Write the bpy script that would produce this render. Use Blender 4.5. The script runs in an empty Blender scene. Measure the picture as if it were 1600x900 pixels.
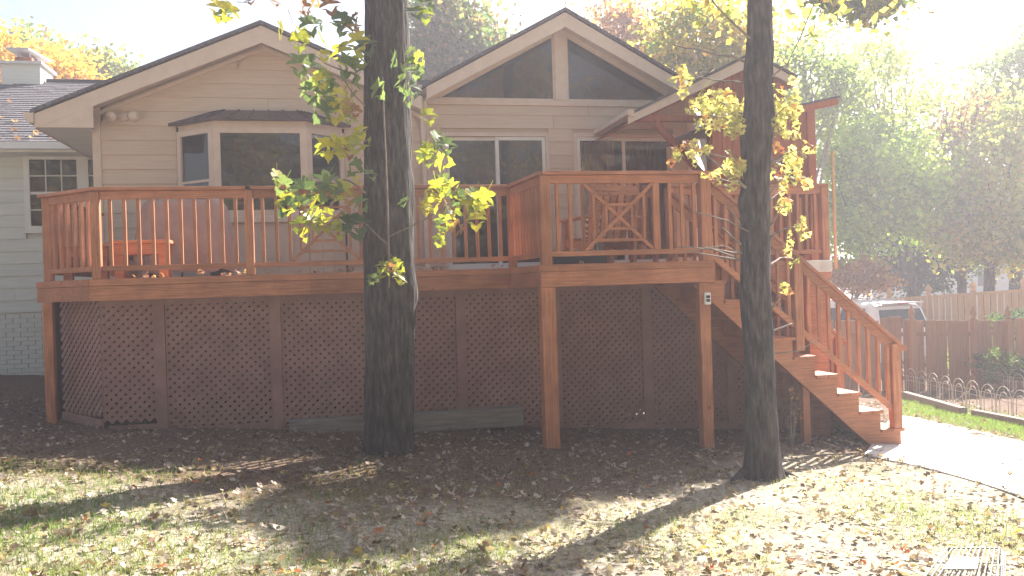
import bpy, math, random
import numpy as np
from mathutils import Vector, Matrix, noise
sc = bpy.context.scene
PI = math.pi
rnd = random.Random(7)
nr = np.random.default_rng(11)

# ------------------------------------------------------------------ camera
FPX = 1350.0; YAW = .2079; PITCH = -.0017; ROLL = .0314
_F = Vector((math.sin(YAW)*math.cos(PITCH), math.cos(YAW)*math.cos(PITCH), math.sin(PITCH)))
_R0 = Vector((math.cos(YAW), -math.sin(YAW), 0)); _U0 = _R0.cross(_F)
_R = _R0*math.cos(ROLL) - _U0*math.sin(ROLL); _U = _R0*math.sin(ROLL) + _U0*math.cos(ROLL)
EYE = Vector((0, 0, 1.6))
cam_d = bpy.data.cameras.new('camera'); cam = bpy.data.objects.new('camera', cam_d)
sc.collection.objects.link(cam); sc.camera = cam
cam_d.sensor_width = 36; cam_d.lens = 36*FPX/1600; cam_d.clip_start = .05; cam_d.clip_end = 1200
cam.matrix_world = Matrix(((_R.x, _U.x, -_F.x, 0), (_R.y, _U.y, -_F.y, 0), (_R.z, _U.z, -_F.z, 1.6), (0, 0, 0, 1)))

# ------------------------------------------------------------------ light
SUN_EL = math.radians(38.5); SUN_AZ = math.radians(48)      # azimuth from +y (away from viewer) towards +x
sun_dir = Vector((math.sin(SUN_AZ)*math.cos(SUN_EL), math.cos(SUN_AZ)*math.cos(SUN_EL), math.sin(SUN_EL)))
sd = bpy.data.lights.new('sun', 'SUN'); sd.energy = 5.0; sd.angle = math.radians(.55); sd.color = (1, .945, .87)
so = bpy.data.objects.new('sun', sd); sc.collection.objects.link(so)
so.rotation_euler = sun_dir.to_track_quat('Z', 'Y').to_euler()
w = bpy.data.worlds.new('World'); sc.world = w; w.use_nodes = True
nt = w.node_tree; sky = nt.nodes.new('ShaderNodeTexSky'); sky.sky_type = 'NISHITA'; sky.sun_disc = False
sky.sun_elevation = SUN_EL; sky.sun_rotation = SUN_AZ; sky.dust_density = 2.5; sky.air_density = 1.0; sky.ozone_density = .6
bg = nt.nodes['Background']; bg.inputs['Strength'].default_value = .05
nt.links.new(sky.outputs[0], bg.inputs['Color'])
sc.view_settings.view_transform = 'Standard'; sc.view_settings.look = 'None'; sc.view_settings.gamma = 1
sc.view_settings.exposure = 2.08
sc.render.engine = 'CYCLES'
sc.cycles.max_bounces = 8; sc.cycles.transparent_max_bounces = 12; sc.cycles.volume_bounces = 0
sc.cycles.volume_step_rate = 4; sc.cycles.use_denoising = True

# ------------------------------------------------------------------ helpers
def ray(px, py): return _F + _R*((px-800)/FPX) - _U*((py-450)/FPX)
def onY(px, py, Y): d = ray(px, py); return EYE + d*(Y/d.y)
def dep(px, py, D): return EYE + ray(px, py)*D
def gh(x, y):                                   # height of the ground
    xx = max(-9, min(10.5, x))
    z = .06 - .065*xx
    if y > 17: z -= min(.35, (y-17)*.06)*(1 if x > 4 else 0)
    return z
def onG(px, py, dz=0):
    z = 0
    d = ray(px, py)
    for _ in range(12):
        p = EYE + d*((z-1.6)/d.z); z = gh(p.x, p.y)+dz
    return EYE + d*((z-1.6)/d.z)
def link(o, parent=None):
    sc.collection.objects.link(o)
    if parent is not None: o.parent = parent
    return o
def tag(o, label=None, cat=None, group=None, kind=None):
    if label: o['label'] = label
    if cat: o['category'] = cat
    if group: o['group'] = group
    if kind: o['kind'] = kind
    return o
def empty(name, label, cat, group=None, loc=(0, 0, 0)):
    o = bpy.data.objects.new(name, None); o.empty_display_size = .1; sc.collection.objects.link(o)
    o.location = loc
    return tag(o, label, cat, group)
class MB:
    def __init__(s): s.v = []; s.f = []
    def add(s, vs, fs):
        b = len(s.v); s.v += [tuple(v) for v in vs]; s.f += [tuple(i+b for i in f) for f in fs]; return s
    def box(s, x0, x1, y0, y1, z0, z1):
        return s.add([(x0, y0, z0), (x1, y0, z0), (x1, y1, z0), (x0, y1, z0), (x0, y0, z1), (x1, y0, z1), (x1, y1, z1), (x0, y1, z1)],
                     [(3, 2, 1, 0), (4, 5, 6, 7), (0, 1, 5, 4), (1, 2, 6, 5), (2, 3, 7, 6), (3, 0, 4, 7)])
    def bar(s, a, b, w, h, up=(0, 0, 1)):         # rectangular bar a->b, w sideways, h along up
        a = Vector(a); b = Vector(b); d = (b-a).normalized(); up = Vector(up)
        if abs(d.dot(up)) > .98: up = Vector((0, 1, 0))
        sd_ = d.cross(up).normalized(); u = sd_.cross(d).normalized()
        vs = [p + sd_*(w/2*i) + u*(h/2*j) for p in (a, b) for i, j in ((-1, -1), (1, -1), (1, 1), (-1, 1))]
        return s.add(vs, [(0, 1, 2, 3), (7, 6, 5, 4), (0, 4, 5, 1), (1, 5, 6, 2), (2, 6, 7, 3), (3, 7, 4, 0)])
    def prism(s, poly, y0, y1):                   # poly of (x,z), extruded in y
        n = len(poly)
        vs = [(x, y0, z) for x, z in poly]+[(x, y1, z) for x, z in poly]
        return s.add(vs, [tuple(range(n)), tuple(range(2*n-1, n-1, -1))]+[(i, i+n, (i+1) % n+n, (i+1) % n) for i in range(n)])
    def prismz(s, poly, z0, z1):                  # poly of (x,y)
        n = len(poly)
        vs = [(x, y, z0) for x, y in poly]+[(x, y, z1) for x, y in poly]
        return s.add(vs, [tuple(range(n-1, -1, -1)), tuple(range(n, 2*n))]+[(i, (i+1) % n, (i+1) % n+n, i+n) for i in range(n)])
    def tube(s, pts, rad, n=6, wob=0):
        pts = [Vector(p) for p in pts]; rings = []
        b = len(s.v)
        for i, p in enumerate(pts):
            d = (pts[min(i+1, len(pts)-1)]-pts[max(i-1, 0)]).normalized()
            a = Vector((0, 0, 1)) if abs(d.z) < .8 else Vector((1, 0, 0))
            u = d.cross(a).normalized(); v = d.cross(u)
            r = rad[i] if isinstance(rad, (list, tuple)) else rad
            for k in range(n):
                t = 2*PI*k/n; rr = r*(1+wob*(rnd.random()-.5))
                s.v.append(tuple(p+u*(rr*math.cos(t))+v*(rr*math.sin(t))))
        for i in range(len(pts)-1):
            for k in range(n):
                s.f.append((b+i*n+k, b+i*n+(k+1) % n, b+(i+1)*n+(k+1) % n, b+(i+1)*n+k))
        s.f.append(tuple(b+k for k in range(n-1, -1, -1))); s.f.append(tuple(b+(len(pts)-1)*n+k for k in range(n)))
        return s
    def lathe(s, prof, c=(0, 0, 0), n=12):
        b = len(s.v)
        for r, z in prof:
            for k in range(n): t = 2*PI*k/n; s.v.append((c[0]+r*math.cos(t), c[1]+r*math.sin(t), c[2]+z))
        for i in range(len(prof)-1):
            for k in range(n): s.f.append((b+i*n+k, b+i*n+(k+1) % n, b+(i+1)*n+(k+1) % n, b+(i+1)*n+k))
        return s
    def mesh(s, name):
        me = bpy.data.meshes.new(name); me.from_pydata(s.v, [], s.f); me.validate(); me.update(); return me
    def build(s, name, mat, parent=None, smooth=False, bevel=0, kind=None):
        me = s.mesh(name); me.materials.append(mat)
        if smooth: me.polygons.foreach_set('use_smooth', [True]*len(me.polygons))
        o = bpy.data.objects.new(name, me); link(o, parent)
        if bevel:
            m = o.modifiers.new('bevel', 'BEVEL'); m.width = bevel; m.segments = 1
        if kind: o['kind'] = kind
        return o
def npmesh(name, verts, faces_n, nf, mat, tint=None, parent=None, kind=None):
    """many equal polygons of faces_n verts each, verts laid out consecutively"""
    me = bpy.data.meshes.new(name)
    me.vertices.add(len(verts)); me.vertices.foreach_set('co', verts.astype(np.float32).ravel())
    me.loops.add(nf*faces_n); me.polygons.add(nf)
    me.loops.foreach_set('vertex_index', np.arange(nf*faces_n, dtype=np.int32))
    me.polygons.foreach_set('loop_start', np.arange(nf, dtype=np.int32)*faces_n)
    me.polygons.foreach_set('loop_total', np.full(nf, faces_n, dtype=np.int32))
    me.update(calc_edges=True)
    if tint is not None:
        a = me.attributes.new('tint', 'FLOAT', 'POINT'); a.data.foreach_set('value', np.repeat(tint, faces_n).astype(np.float32))
    me.materials.append(mat)
    o = bpy.data.objects.new(name, me); link(o, parent)
    if kind: o['kind'] = kind
    return o

# ------------------------------------------------------------------ materials
MATS = {}
def base(name):
    m = bpy.data.materials.new(name); m.use_nodes = True; n = m.node_tree
    return m, n, n.nodes['Principled BSDF'], n.nodes['Material Output']
def noise_col(n, c1, c2, scale=(1, 1, 1), ns=5, detail=4, c3=None, rough=.6, obj_rand=0.0, coord='Object'):
    tc = n.nodes.new('ShaderNodeTexCoord'); mp = n.nodes.new('ShaderNodeMapping'); mp.inputs['Scale'].default_value = scale
    nz = n.nodes.new('ShaderNodeTexNoise'); nz.inputs['Scale'].default_value = ns; nz.inputs['Detail'].default_value = detail; nz.inputs['Roughness'].default_value = rough
    n.links.new(tc.outputs[coord], mp.inputs[0]); n.links.new(mp.outputs[0], nz.inputs['Vector'])
    cr = n.nodes.new('ShaderNodeValToRGB'); cr.color_ramp.elements[0].color = (*c1, 1); cr.color_ramp.elements[1].color = (*c2, 1)
    cr.color_ramp.elements[0].position = .3; cr.color_ramp.elements[1].position = .7
    if c3: e = cr.color_ramp.elements.new(.5); e.color = (*c3, 1)
    n.links.new(nz.outputs[0], cr.inputs[0])
    out = cr.outputs[0]
    if obj_rand:
        oi = n.nodes.new('ShaderNodeObjectInfo'); mr = n.nodes.new('ShaderNodeMapRange')
        mr.inputs['To Min'].default_value = 1-obj_rand; mr.inputs['To Max'].default_value = 1+obj_rand
        n.links.new(oi.outputs['Random'], mr.inputs[0])
        hs = n.nodes.new('ShaderNodeHueSaturation'); n.links.new(mr.outputs[0], hs.inputs['Value']); n.links.new(out, hs.inputs['Color']); out = hs.outputs[0]
    return out, nz, mp
def pbr(name, c1, c2, scale=(1, 1, 1), ns=5, rough=.7, bump=.2, c3=None, orand=0, bd=.01, spec=.3, metal=0):
    m, n, p, o = base(name)
    out, nz, mp = noise_col(n, c1, c2, scale, ns, c3=c3, obj_rand=orand)
    n.links.new(out, p.inputs['Base Color']); p.inputs['Roughness'].default_value = rough
    p.inputs['Specular IOR Level'].default_value = spec; p.inputs['Metallic'].default_value = metal
    if bump:
        b = n.nodes.new('ShaderNodeBump'); b.inputs['Strength'].default_value = bump; b.inputs['Distance'].default_value = bd
        n.links.new(nz.outputs[0], b.inputs['Height']); n.links.new(b.outputs[0], p.inputs['Normal'])
    return m
WOODA, WOODB = (.34, .135, .065), (.50, .212, .108)
def grain_wood(name, c1, c2, c3, gs):
    m, n, p, o = base(name)
    out, nz, mp = noise_col(n, c1, c2, (1, 1, 1), 3.5, 6, c3=c3, obj_rand=.17)
    tc = n.nodes.new('ShaderNodeTexCoord'); m2 = n.nodes.new('ShaderNodeMapping'); m2.inputs['Scale'].default_value = gs; n.links.new(tc.outputs['Object'], m2.inputs[0])
    g_ = n.nodes.new('ShaderNodeTexNoise'); g_.inputs['Scale'].default_value = 3; g_.inputs['Detail'].default_value = 6; n.links.new(m2.outputs[0], g_.inputs['Vector'])
    mr = n.nodes.new('ShaderNodeMapRange'); mr.inputs['From Min'].default_value = .35; mr.inputs['From Max'].default_value = .65; mr.inputs['To Min'].default_value = .78; mr.inputs['To Max'].default_value = 1.14; n.links.new(g_.outputs[0], mr.inputs[0])
    # knots
    vo = n.nodes.new('ShaderNodeTexVoronoi'); vo.inputs['Scale'].default_value = 3.2; n.links.new(tc.outputs['Object'], vo.inputs['Vector'])
    kr = n.nodes.new('ShaderNodeMapRange'); kr.inputs['From Min'].default_value = .035; kr.inputs['From Max'].default_value = .075; kr.inputs['To Min'].default_value = .55; n.links.new(vo.outputs['Distance'], kr.inputs[0])
    mu = n.nodes.new('ShaderNodeMath'); mu.operation = 'MULTIPLY'; n.links.new(mr.outputs[0], mu.inputs[0]); n.links.new(kr.outputs[0], mu.inputs[1])
    hs = n.nodes.new('ShaderNodeHueSaturation'); n.links.new(mu.outputs[0], hs.inputs['Value']); n.links.new(out, hs.inputs['Color'])
    n.links.new(hs.outputs[0], p.inputs['Base Color']); p.inputs['Roughness'].default_value = .66; p.inputs['Specular IOR Level'].default_value = .25
    b = n.nodes.new('ShaderNodeBump'); b.inputs['Strength'].default_value = .35; b.inputs['Distance'].default_value = .004; n.links.new(g_.outputs[0], b.inputs['Height']); n.links.new(b.outputs[0], p.inputs['Normal'])
    return m
WOODC = (.42, .172, .085)
M_wood = grain_wood('deck_stain', WOODA, WOODB, WOODC, (1.2, 26, 26)); M_woodz = grain_wood('deck_stain_upright', WOODA, WOODB, WOODC, (26, 26, 1.2))
M_woodd = pbr('lattice_stain', (.24, .13, .105), (.33, .185, .15), (1, 1, 1), 4, .8, .1, orand=.08)
M_shed = pbr('dark_stain', (.26, .075, .035), (.36, .115, .055), (9, 9, .6), 4, .7, .2, orand=.1)
M_cedar = pbr('cedar', (.58, .34, .15), (.72, .46, .23), (9, 9, .5), 4, .8, .2, orand=.12)
M_brown = pbr('brown_fence', (.26, .135, .075), (.38, .21, .12), (9, 9, .5), 4, .8, .2, orand=.15)
M_siding = pbr('siding_paint', (.56, .43, .32), (.64, .50, .375), (.6, 8, 8), 5, .65, .12, c3=(.60, .465, .35), orand=.035, bd=.004)
M_trim = pbr('trim_paint', (.60, .47, .37), (.67, .54, .43), (2, 2, 2), 4, .6, .05, bd=.003)
M_white = pbr('white_siding', (.58, .585, .53), (.66, .66, .60), (.6, 6, 6), 4, .65, .1, orand=.03, bd=.004)
M_wtrim = pbr('white_trim', (.68, .66, .61), (.75, .73, .68), (1, 1, 1), 4, .5, .03)
M_roof = pbr('shingle', (.075, .07, .075), (.16, .15, .155), (4, 4, 4), 6, .9, .4, c3=(.11, .10, .11), orand=.15)
M_bayroof = pbr('bay_metal', (.06, .035, .035), (.10, .06, .06), (1, 1, 1), 3, .45, .05)
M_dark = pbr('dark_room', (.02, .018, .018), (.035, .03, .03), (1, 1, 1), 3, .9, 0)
M_brick = pbr('brick', (.26, .09, .06), (.38, .15, .10), (1, 1, 1), 8, .9, .3, orand=.2)
M_conc = pbr('concrete', (.55, .52, .48), (.70, .67, .62), (1, 1, 1), 7, .9, .25, c3=(.63, .60, .56), orand=.06)
M_timber = pbr('grey_timber', (.16, .14, .115), (.27, .24, .20), (.8, 8, 8), 5, .9, .3)
M_metal = pbr('lid_metal', (.40, .38, .40), (.52, .50, .52), (1, 1, 1), 5, .45, .05)
M_found = pbr('shade_dark_block', (.06, .045, .042), (.10, .08, .072), (1, 1, 1), 4, .95, .2)  # block colour darkened to paint in the gloom under the deck
M_cloth = pbr('cover_cloth', (.30, .19, .16), (.42, .29, .24), (1, 1, 1), 3, .85, .2, c3=(.36, .24, .20), bd=.02)
M_curt = pbr('curtain', (.40, .29, .25), (.52, .40, .35), (6, 1, .2), 4, .9, .1)
M_plw = pbr('white_plastic', (.75, .75, .73), (.82, .82, .80), (1, 1, 1), 4, .4, .02)
M_wire = pbr('white_wire', (.11, .11, .108), (.17, .17, .165), (1, 1, 1), 30, .5, 0)
M_gwire = pbr('garden_wire', (.38, .36, .31), (.52, .49, .44), (1, 1, 1), 9, .5, 0)
M_blackp = pbr('dark_plastic', (.02, .022, .028), (.035, .037, .045), (1, 1, 1), 4, .5, .02)
M_cush = None

def bark_mat(name, c1, c2, c3):
    m, n, p, o = base(name)
    tc = n.nodes.new('ShaderNodeTexCoord'); mp = n.nodes.new('ShaderNodeMapping'); mp.inputs['Scale'].default_value = (14, 14, 2.2)
    n.links.new(tc.outputs['Object'], mp.inputs[0])
    nz = n.nodes.new('ShaderNodeTexNoise'); nz.inputs['Scale'].default_value = 2.4; nz.inputs['Detail'].default_value = 7; nz.inputs['Roughness'].default_value = .65
    n.links.new(mp.outputs[0], nz.inputs['Vector'])
    vo = n.nodes.new('ShaderNodeTexVoronoi'); vo.feature = 'DISTANCE_TO_EDGE'; vo.inputs['Scale'].default_value = 2.0
    n.links.new(mp.outputs[0], vo.inputs['Vector'])
    cr = n.nodes.new('ShaderNodeValToRGB'); cr.color_ramp.elements[0].color = (*c1, 1); cr.color_ramp.elements[1].color = (*c2, 1)
    cr.color_ramp.elements[0].position = .3; cr.color_ramp.elements[1].position = .72
    e = cr.color_ramp.elements.new(.5); e.color = (*c3, 1)
    n.links.new(nz.outputs[0], cr.inputs[0]); n.links.new(cr.outputs[0], p.inputs['Base Color'])
    p.inputs['Roughness'].default_value = .95; p.inputs['Specular IOR Level'].default_value = .1
    ad = n.nodes.new('ShaderNodeMath'); ad.operation = 'MULTIPLY_ADD'; ad.inputs[1].default_value = 1.2
    n.links.new(vo.outputs[0], ad.inputs[0]); n.links.new(nz.outputs[0], ad.inputs[2])
    b = n.nodes.new('ShaderNodeBump'); b.inputs['Strength'].default_value = .9; b.inputs['Distance'].default_value = .03
    n.links.new(ad.outputs[0], b.inputs['Height']); n.links.new(b.outputs[0], p.inputs['Normal'])
    return m
M_bark = bark_mat('bark', (.025, .022, .022), (.15, .135, .12), (.07, .062, .058))
M_twig = pbr('twig', (.16, .12, .10), (.30, .25, .20), (3, 3, 3), 5, .8, .1)

def leaf_mat(name, cols, trans=.5, attr=True, jitter=.12):
    """thin leaf: diffuse + translucent, colour per leaf from cols"""
    m, n, p, o = base(name)
    n.nodes.remove(p)
    cr = n.nodes.new('ShaderNodeValToRGB'); cr.color_ramp.interpolation = 'LINEAR'
    el = cr.color_ramp.elements; el[0].color = (*cols[0], 1); el[1].color = (*cols[-1], 1)
    for i, c in enumerate(cols[1:-1]): e = el.new((i+1)/(len(cols)-1)); e.color = (*c, 1)
    if attr:
        a = n.nodes.new('ShaderNodeAttribute'); a.attribute_name = 'tint'; n.links.new(a.outputs['Fac'], cr.inputs[0])
    else:
        a = n.nodes.new('ShaderNodeObjectInfo'); n.links.new(a.outputs['Random'], cr.inputs[0])
    col = cr.outputs[0]
    if not attr:
        tc = n.nodes.new('ShaderNodeTexCoord'); nz = n.nodes.new('ShaderNodeTexNoise'); nz.inputs['Scale'].default_value = 18
        n.links.new(tc.outputs['Object'], nz.inputs['Vector'])
        mr = n.nodes.new('ShaderNodeMapRange'); mr.inputs['From Min'].default_value = .3; mr.inputs['From Max'].default_value = .7
        mr.inputs['To Min'].default_value = .75; mr.inputs['To Max'].default_value = 1.2
        n.links.new(nz.outputs[0], mr.inputs[0])
        hs = n.nodes.new('ShaderNodeHueSaturation'); n.links.new(mr.outputs[0], hs.inputs['Value']); n.links.new(col, hs.inputs['Color']); col = hs.outputs[0]
    df = n.nodes.new('ShaderNodeBsdfDiffuse'); tr = n.nodes.new('ShaderNodeBsdfTranslucent'); mx = n.nodes.new('ShaderNodeMixShader')
    mx.inputs[0].default_value = trans
    gm = n.nodes.new('ShaderNodeMixRGB'); gm.blend_type = 'MULTIPLY'; gm.inputs[0].default_value = 1; gm.inputs[2].default_value = (1, 1, .6, 1)
    br = n.nodes.new('ShaderNodeHueSaturation'); br.inputs['Value'].default_value = 1.9
    n.links.new(col, df.inputs[0]); n.links.new(col, gm.inputs[1]); n.links.new(gm.outputs[0], br.inputs['Color']); n.links.new(br.outputs[0], tr.inputs[0])
    n.links.new(df.outputs[0], mx.inputs[1]); n.links.new(tr.outputs[0], mx.inputs[2])
    gl = n.nodes.new('ShaderNodeBsdfGlossy'); gl.inputs['Roughness'].default_value = .45; m2 = n.nodes.new('ShaderNodeMixShader'); m2.inputs[0].default_value = .035
    n.links.new(mx.outputs[0], m2.inputs[1]); n.links.new(gl.outputs[0], m2.inputs[2]); n.links.new(m2.outputs[0], o.inputs[0])
    return m
G1, G2, G3, G4 = (.04, .075, .035), (.07, .12, .04), (.11, .17, .05), (.18, .22, .06)
Y1, Y2, O1, R1, B1 = (.45, .34, .06), (.55, .40, .08), (.45, .19, .05), (.30, .09, .05), (.22, .13, .07)

def glass_mat(name, tint=(.5, .5, .52), refl=.22, tr=.8):
    m, n, p, o = base(name); n.nodes.remove(p)
    g = n.nodes.new('ShaderNodeBsdfGlossy'); g.inputs['Roughness'].default_value = .015; g.inputs['Color'].default_value = (.9, .82, .76, 1)
    t = n.nodes.new('ShaderNodeBsdfTransparent'); t.inputs[0].default_value = (*tint, 1)
    f = n.nodes.new('ShaderNodeFresnel'); f.inputs[0].default_value = 1.5
    ad = n.nodes.new('ShaderNodeMath'); ad.operation = 'ADD'; ad.inputs[1].default_value = refl; ad.use_clamp = True
    tc = n.nodes.new('ShaderNodeTexCoord'); nz = n.nodes.new('ShaderNodeTexNoise'); nz.inputs['Scale'].default_value = 1.6
    b = n.nodes.new('ShaderNodeBump'); b.inputs['Strength'].default_value = .12; b.inputs['Distance'].default_value = .02
    n.links.new(tc.outputs['Object'], nz.inputs['Vector']); n.links.new(nz.outputs[0], b.inputs['Height']); n.links.new(b.outputs[0], g.inputs['Normal'])
    mx = n.nodes.new('ShaderNodeMixShader'); n.links.new(f.outputs[0], ad.inputs[0]); n.links.new(ad.outputs[0], mx.inputs[0])
    n.links.new(t.outputs[0], mx.inputs[1]); n.links.new(g.outputs[0], mx.inputs[2]); n.links.new(mx.outputs[0], o.inputs[0])
    return m
M_glass = glass_mat('window_glass', (.30, .27, .27), .03)
M_carglass = pbr('car_glass', (.012, .018, .02), (.02, .03, .032), (1, 1, 1), 2, .25, 0, spec=.25)
M_carpaint = pbr('car_paint', (.72, .72, .74), (.76, .76, .78), (1, 1, 1), 2, .25, 0, spec=.5)
M_tire = pbr('tyre', (.015, .015, .015), (.03, .03, .03), (1, 1, 1), 5, .9, .1)
M_red = pbr('tail_lamp', (.35, .02, .05), (.5, .03, .08), (1, 1, 1), 5, .3, 0)

# ------------------------------------------------------------------ ground, path
def ground_mat():
    m, n, p, o = base('lawn_soil')
    tc = n.nodes.new('ShaderNodeTexCoord')
    def nzn(scale, det=6, r=.6):
        z = n.nodes.new('ShaderNodeTexNoise'); z.inputs['Scale'].default_value = scale; z.inputs['Detail'].default_value = det; z.inputs['Roughness'].default_value = r
        n.links.new(tc.outputs['Object'], z.inputs['Vector']); return z
    a = nzn(1.3); b = nzn(26, 8, .7); c = nzn(60, 3)
    def ramp(src, cs, ps):
        cr = n.nodes.new('ShaderNodeValToRGB'); el = cr.color_ramp.elements
        el[0].color = (*cs[0], 1); el[0].position = ps[0]; el[1].color = (*cs[-1], 1); el[1].position = ps[-1]
        for k in range(1, len(cs)-1): e = el.new(ps[k]); e.color = (*cs[k], 1)
        n.links.new(src, cr.inputs[0]); return cr.outputs[0]
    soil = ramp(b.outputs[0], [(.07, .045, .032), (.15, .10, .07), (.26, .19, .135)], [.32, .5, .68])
    straw = ramp(b.outputs[0], [(.16, .135, .10), (.33, .29, .22), (.50, .455, .37)], [.32, .48, .66])
    green = ramp(c.outputs[0], [(.06, .10, .03), (.17, .22, .08)], [.35, .65])
    f1 = ramp(a.outputs[0], [(0, 0, 0), (.7, .7, .7)], [.55, .7])
    mx = n.nodes.new('ShaderNodeMixRGB'); n.links.new(f1, mx.inputs[0]); n.links.new(straw, mx.inputs[1]); n.links.new(green, mx.inputs[2])
    # mulch and soil by the house, drawn out mid-lawn to darken the shade there
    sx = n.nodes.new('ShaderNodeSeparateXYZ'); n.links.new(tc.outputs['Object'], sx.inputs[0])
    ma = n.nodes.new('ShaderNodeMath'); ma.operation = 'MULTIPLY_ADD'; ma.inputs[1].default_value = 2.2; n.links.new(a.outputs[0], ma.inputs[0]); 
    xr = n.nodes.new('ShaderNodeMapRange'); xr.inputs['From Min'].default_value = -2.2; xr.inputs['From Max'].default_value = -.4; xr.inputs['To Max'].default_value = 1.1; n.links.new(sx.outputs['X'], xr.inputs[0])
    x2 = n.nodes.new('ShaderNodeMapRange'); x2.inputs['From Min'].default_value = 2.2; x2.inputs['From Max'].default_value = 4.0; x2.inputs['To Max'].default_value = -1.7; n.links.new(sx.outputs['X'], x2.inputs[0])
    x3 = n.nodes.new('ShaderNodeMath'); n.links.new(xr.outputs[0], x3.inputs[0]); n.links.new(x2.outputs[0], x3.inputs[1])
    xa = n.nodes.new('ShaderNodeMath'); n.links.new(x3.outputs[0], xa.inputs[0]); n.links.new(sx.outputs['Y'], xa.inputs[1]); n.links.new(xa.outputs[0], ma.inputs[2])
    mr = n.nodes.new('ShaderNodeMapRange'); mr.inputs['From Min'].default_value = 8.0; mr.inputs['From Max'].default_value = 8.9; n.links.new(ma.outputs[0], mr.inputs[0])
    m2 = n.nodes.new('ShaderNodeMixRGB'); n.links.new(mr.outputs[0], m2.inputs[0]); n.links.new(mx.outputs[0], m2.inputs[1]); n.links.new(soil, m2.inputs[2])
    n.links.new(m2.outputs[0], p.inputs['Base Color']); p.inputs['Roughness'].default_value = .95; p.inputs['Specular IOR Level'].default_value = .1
    bp = n.nodes.new('ShaderNodeBump'); bp.inputs['Strength'].default_value = .8; bp.inputs['Distance'].default_value = .03
    n.links.new(b.outputs[0], bp.inputs['Height']); n.links.new(bp.outputs[0], p.inputs['Normal'])
    return m
def axis(lo, hi, step, far):
    a = list(np.arange(lo, hi+1e-6, step)); d = step
    while a[-1] < far: d *= 1.5; a.append(a[-1]+d)
    d = step
    while a[0] > -far: d *= 1.5; a.insert(0, a[0]-d)
    return a
xs = axis(-9, 14, .14, 420); ys = axis(3, 17, .14, 420)
V = []; 
for y in ys:
    for x in xs:
        z = gh(x, y)
        if abs(x) < 20 and 0 < y < 25: z += .035*noise.noise(Vector((x*.9, y*.9, 0)))+.02*noise.noise(Vector((x*3.1, y*3.1, 4)))
        V.append((x, y, z))
nx = len(xs)
Fc = [(j*nx+i, j*nx+i+1, (j+1)*nx+i+1, (j+1)*nx+i) for j in range(len(ys)-1) for i in range(nx-1)]
g = MB(); g.v = V; g.f = Fc
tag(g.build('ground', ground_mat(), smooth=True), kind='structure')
def gz(x, y):
    return gh(x, y)+.035*noise.noise(Vector((x*.9, y*.9, 0)))+.02*noise.noise(Vector((x*3.1, y*3.1, 4)))

# stone path at the foot of the stairs
path_bed = MB()
pu = [onG(*q, .012) for q in ((1395, 648), (1440, 655), (1500, 668), (1560, 682), (1640, 700), (1760, 722))]
pl = [onG(*q, .012) for q in ((1350, 712), (1400, 722), (1470, 738), (1540, 758), (1640, 790), (1760, 830))]
pb = MB(); vs = []
for a, b in zip(pu, pl): vs += [a, b]
pb.add(vs+[v-Vector((0, 0, .12)) for v in vs], [(2*i, 2*i+1, 2*i+3, 2*i+2) for i in range(len(pu)-1)]+
       [(12+2*i+2, 12+2*i+3, 12+2*i+1, 12+2*i) for i in range(len(pu)-1)]+[(2*i+1, 12+2*i+1, 12+2*i+3, 2*i+3) for i in range(len(pu)-1)]+[(2*i+2, 12+2*i+2, 12+2*i, 2*i) for i in range(len(pu)-1)])
path = tag(pb.build('path', M_timber), kind='structure')
NS = 9
for i in range(len(pu)-1):
    for rrow, (fa, fb) in enumerate(((0, .33), (.33, .68), (.68, 1))):
        off = rnd.uniform(-.12, .12)
        for h in range(2):
            s0 = h*.5+(.5*0 if h == 0 else off); s1 = .5+off if h == 0 else 1
            q = []
            for (s, t) in ((s0, fa), (s1, fa), (s1, fb), (s0, fb)):
                A = pu[i].lerp(pu[i+1], s); B = pl[i].lerp(pl[i+1], s); q.append(A.lerp(B, t))
            c = sum(q, Vector())/4; dz = rnd.uniform(.008, .014)
            top = [c+(v-c)*.975+Vector((0, 0, dz)) for v in q]; bot = [c+(v-c)*.985-Vector((0, 0, .03)) for v in q]
            MB().add(bot+top, [(0, 1, 2, 3), (7, 6, 5, 4), (4, 5, 1, 0), (5, 6, 2, 1), (6, 7, 3, 2), (7, 4, 0, 3)]).build('slab', M_conc, path)

# ------------------------------------------------------------------ the house
D3 = 12.96
house = empty('house', 'beige lap-sided house with two gables, a bay window and sliding doors behind the deck', 'house')
TL = .43; TR = .545
LAX, LAZ = -.83, 5.44          # left gable roof apex (outer top)
RAX, RAZ = 3.60, 5.78
# solid bodies (interior hollow, dark)
def wall_prism(name, poly, y0, y1, mat): return MB().prism(poly, y0, y1).build(name, mat, house)
# side and back walls
b = MB(); b.box(-3.12, -3.02, D3+.03, 22, -.6, 4.3); b.build('wall', M_siding, house)
b = MB(); b.box(5.68, 5.78, D3+.05, 22, -.9, 4.5); b.build('wall', M_siding, house)
b = MB(); b.box(-3.12, 5.78, 21.9, 22, -.9, 4.4); b.build('wall', M_siding, house)
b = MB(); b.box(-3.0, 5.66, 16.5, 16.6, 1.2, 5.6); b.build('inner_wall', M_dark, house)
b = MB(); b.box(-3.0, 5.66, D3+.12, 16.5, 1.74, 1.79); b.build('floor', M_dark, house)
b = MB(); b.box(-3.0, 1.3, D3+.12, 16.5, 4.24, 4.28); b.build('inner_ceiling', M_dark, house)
b = MB(); b.box(-3.1, 5.76, D3+.02, D3+.2, -.9, 1.72); b.build('foundation', M_found, house)

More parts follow.
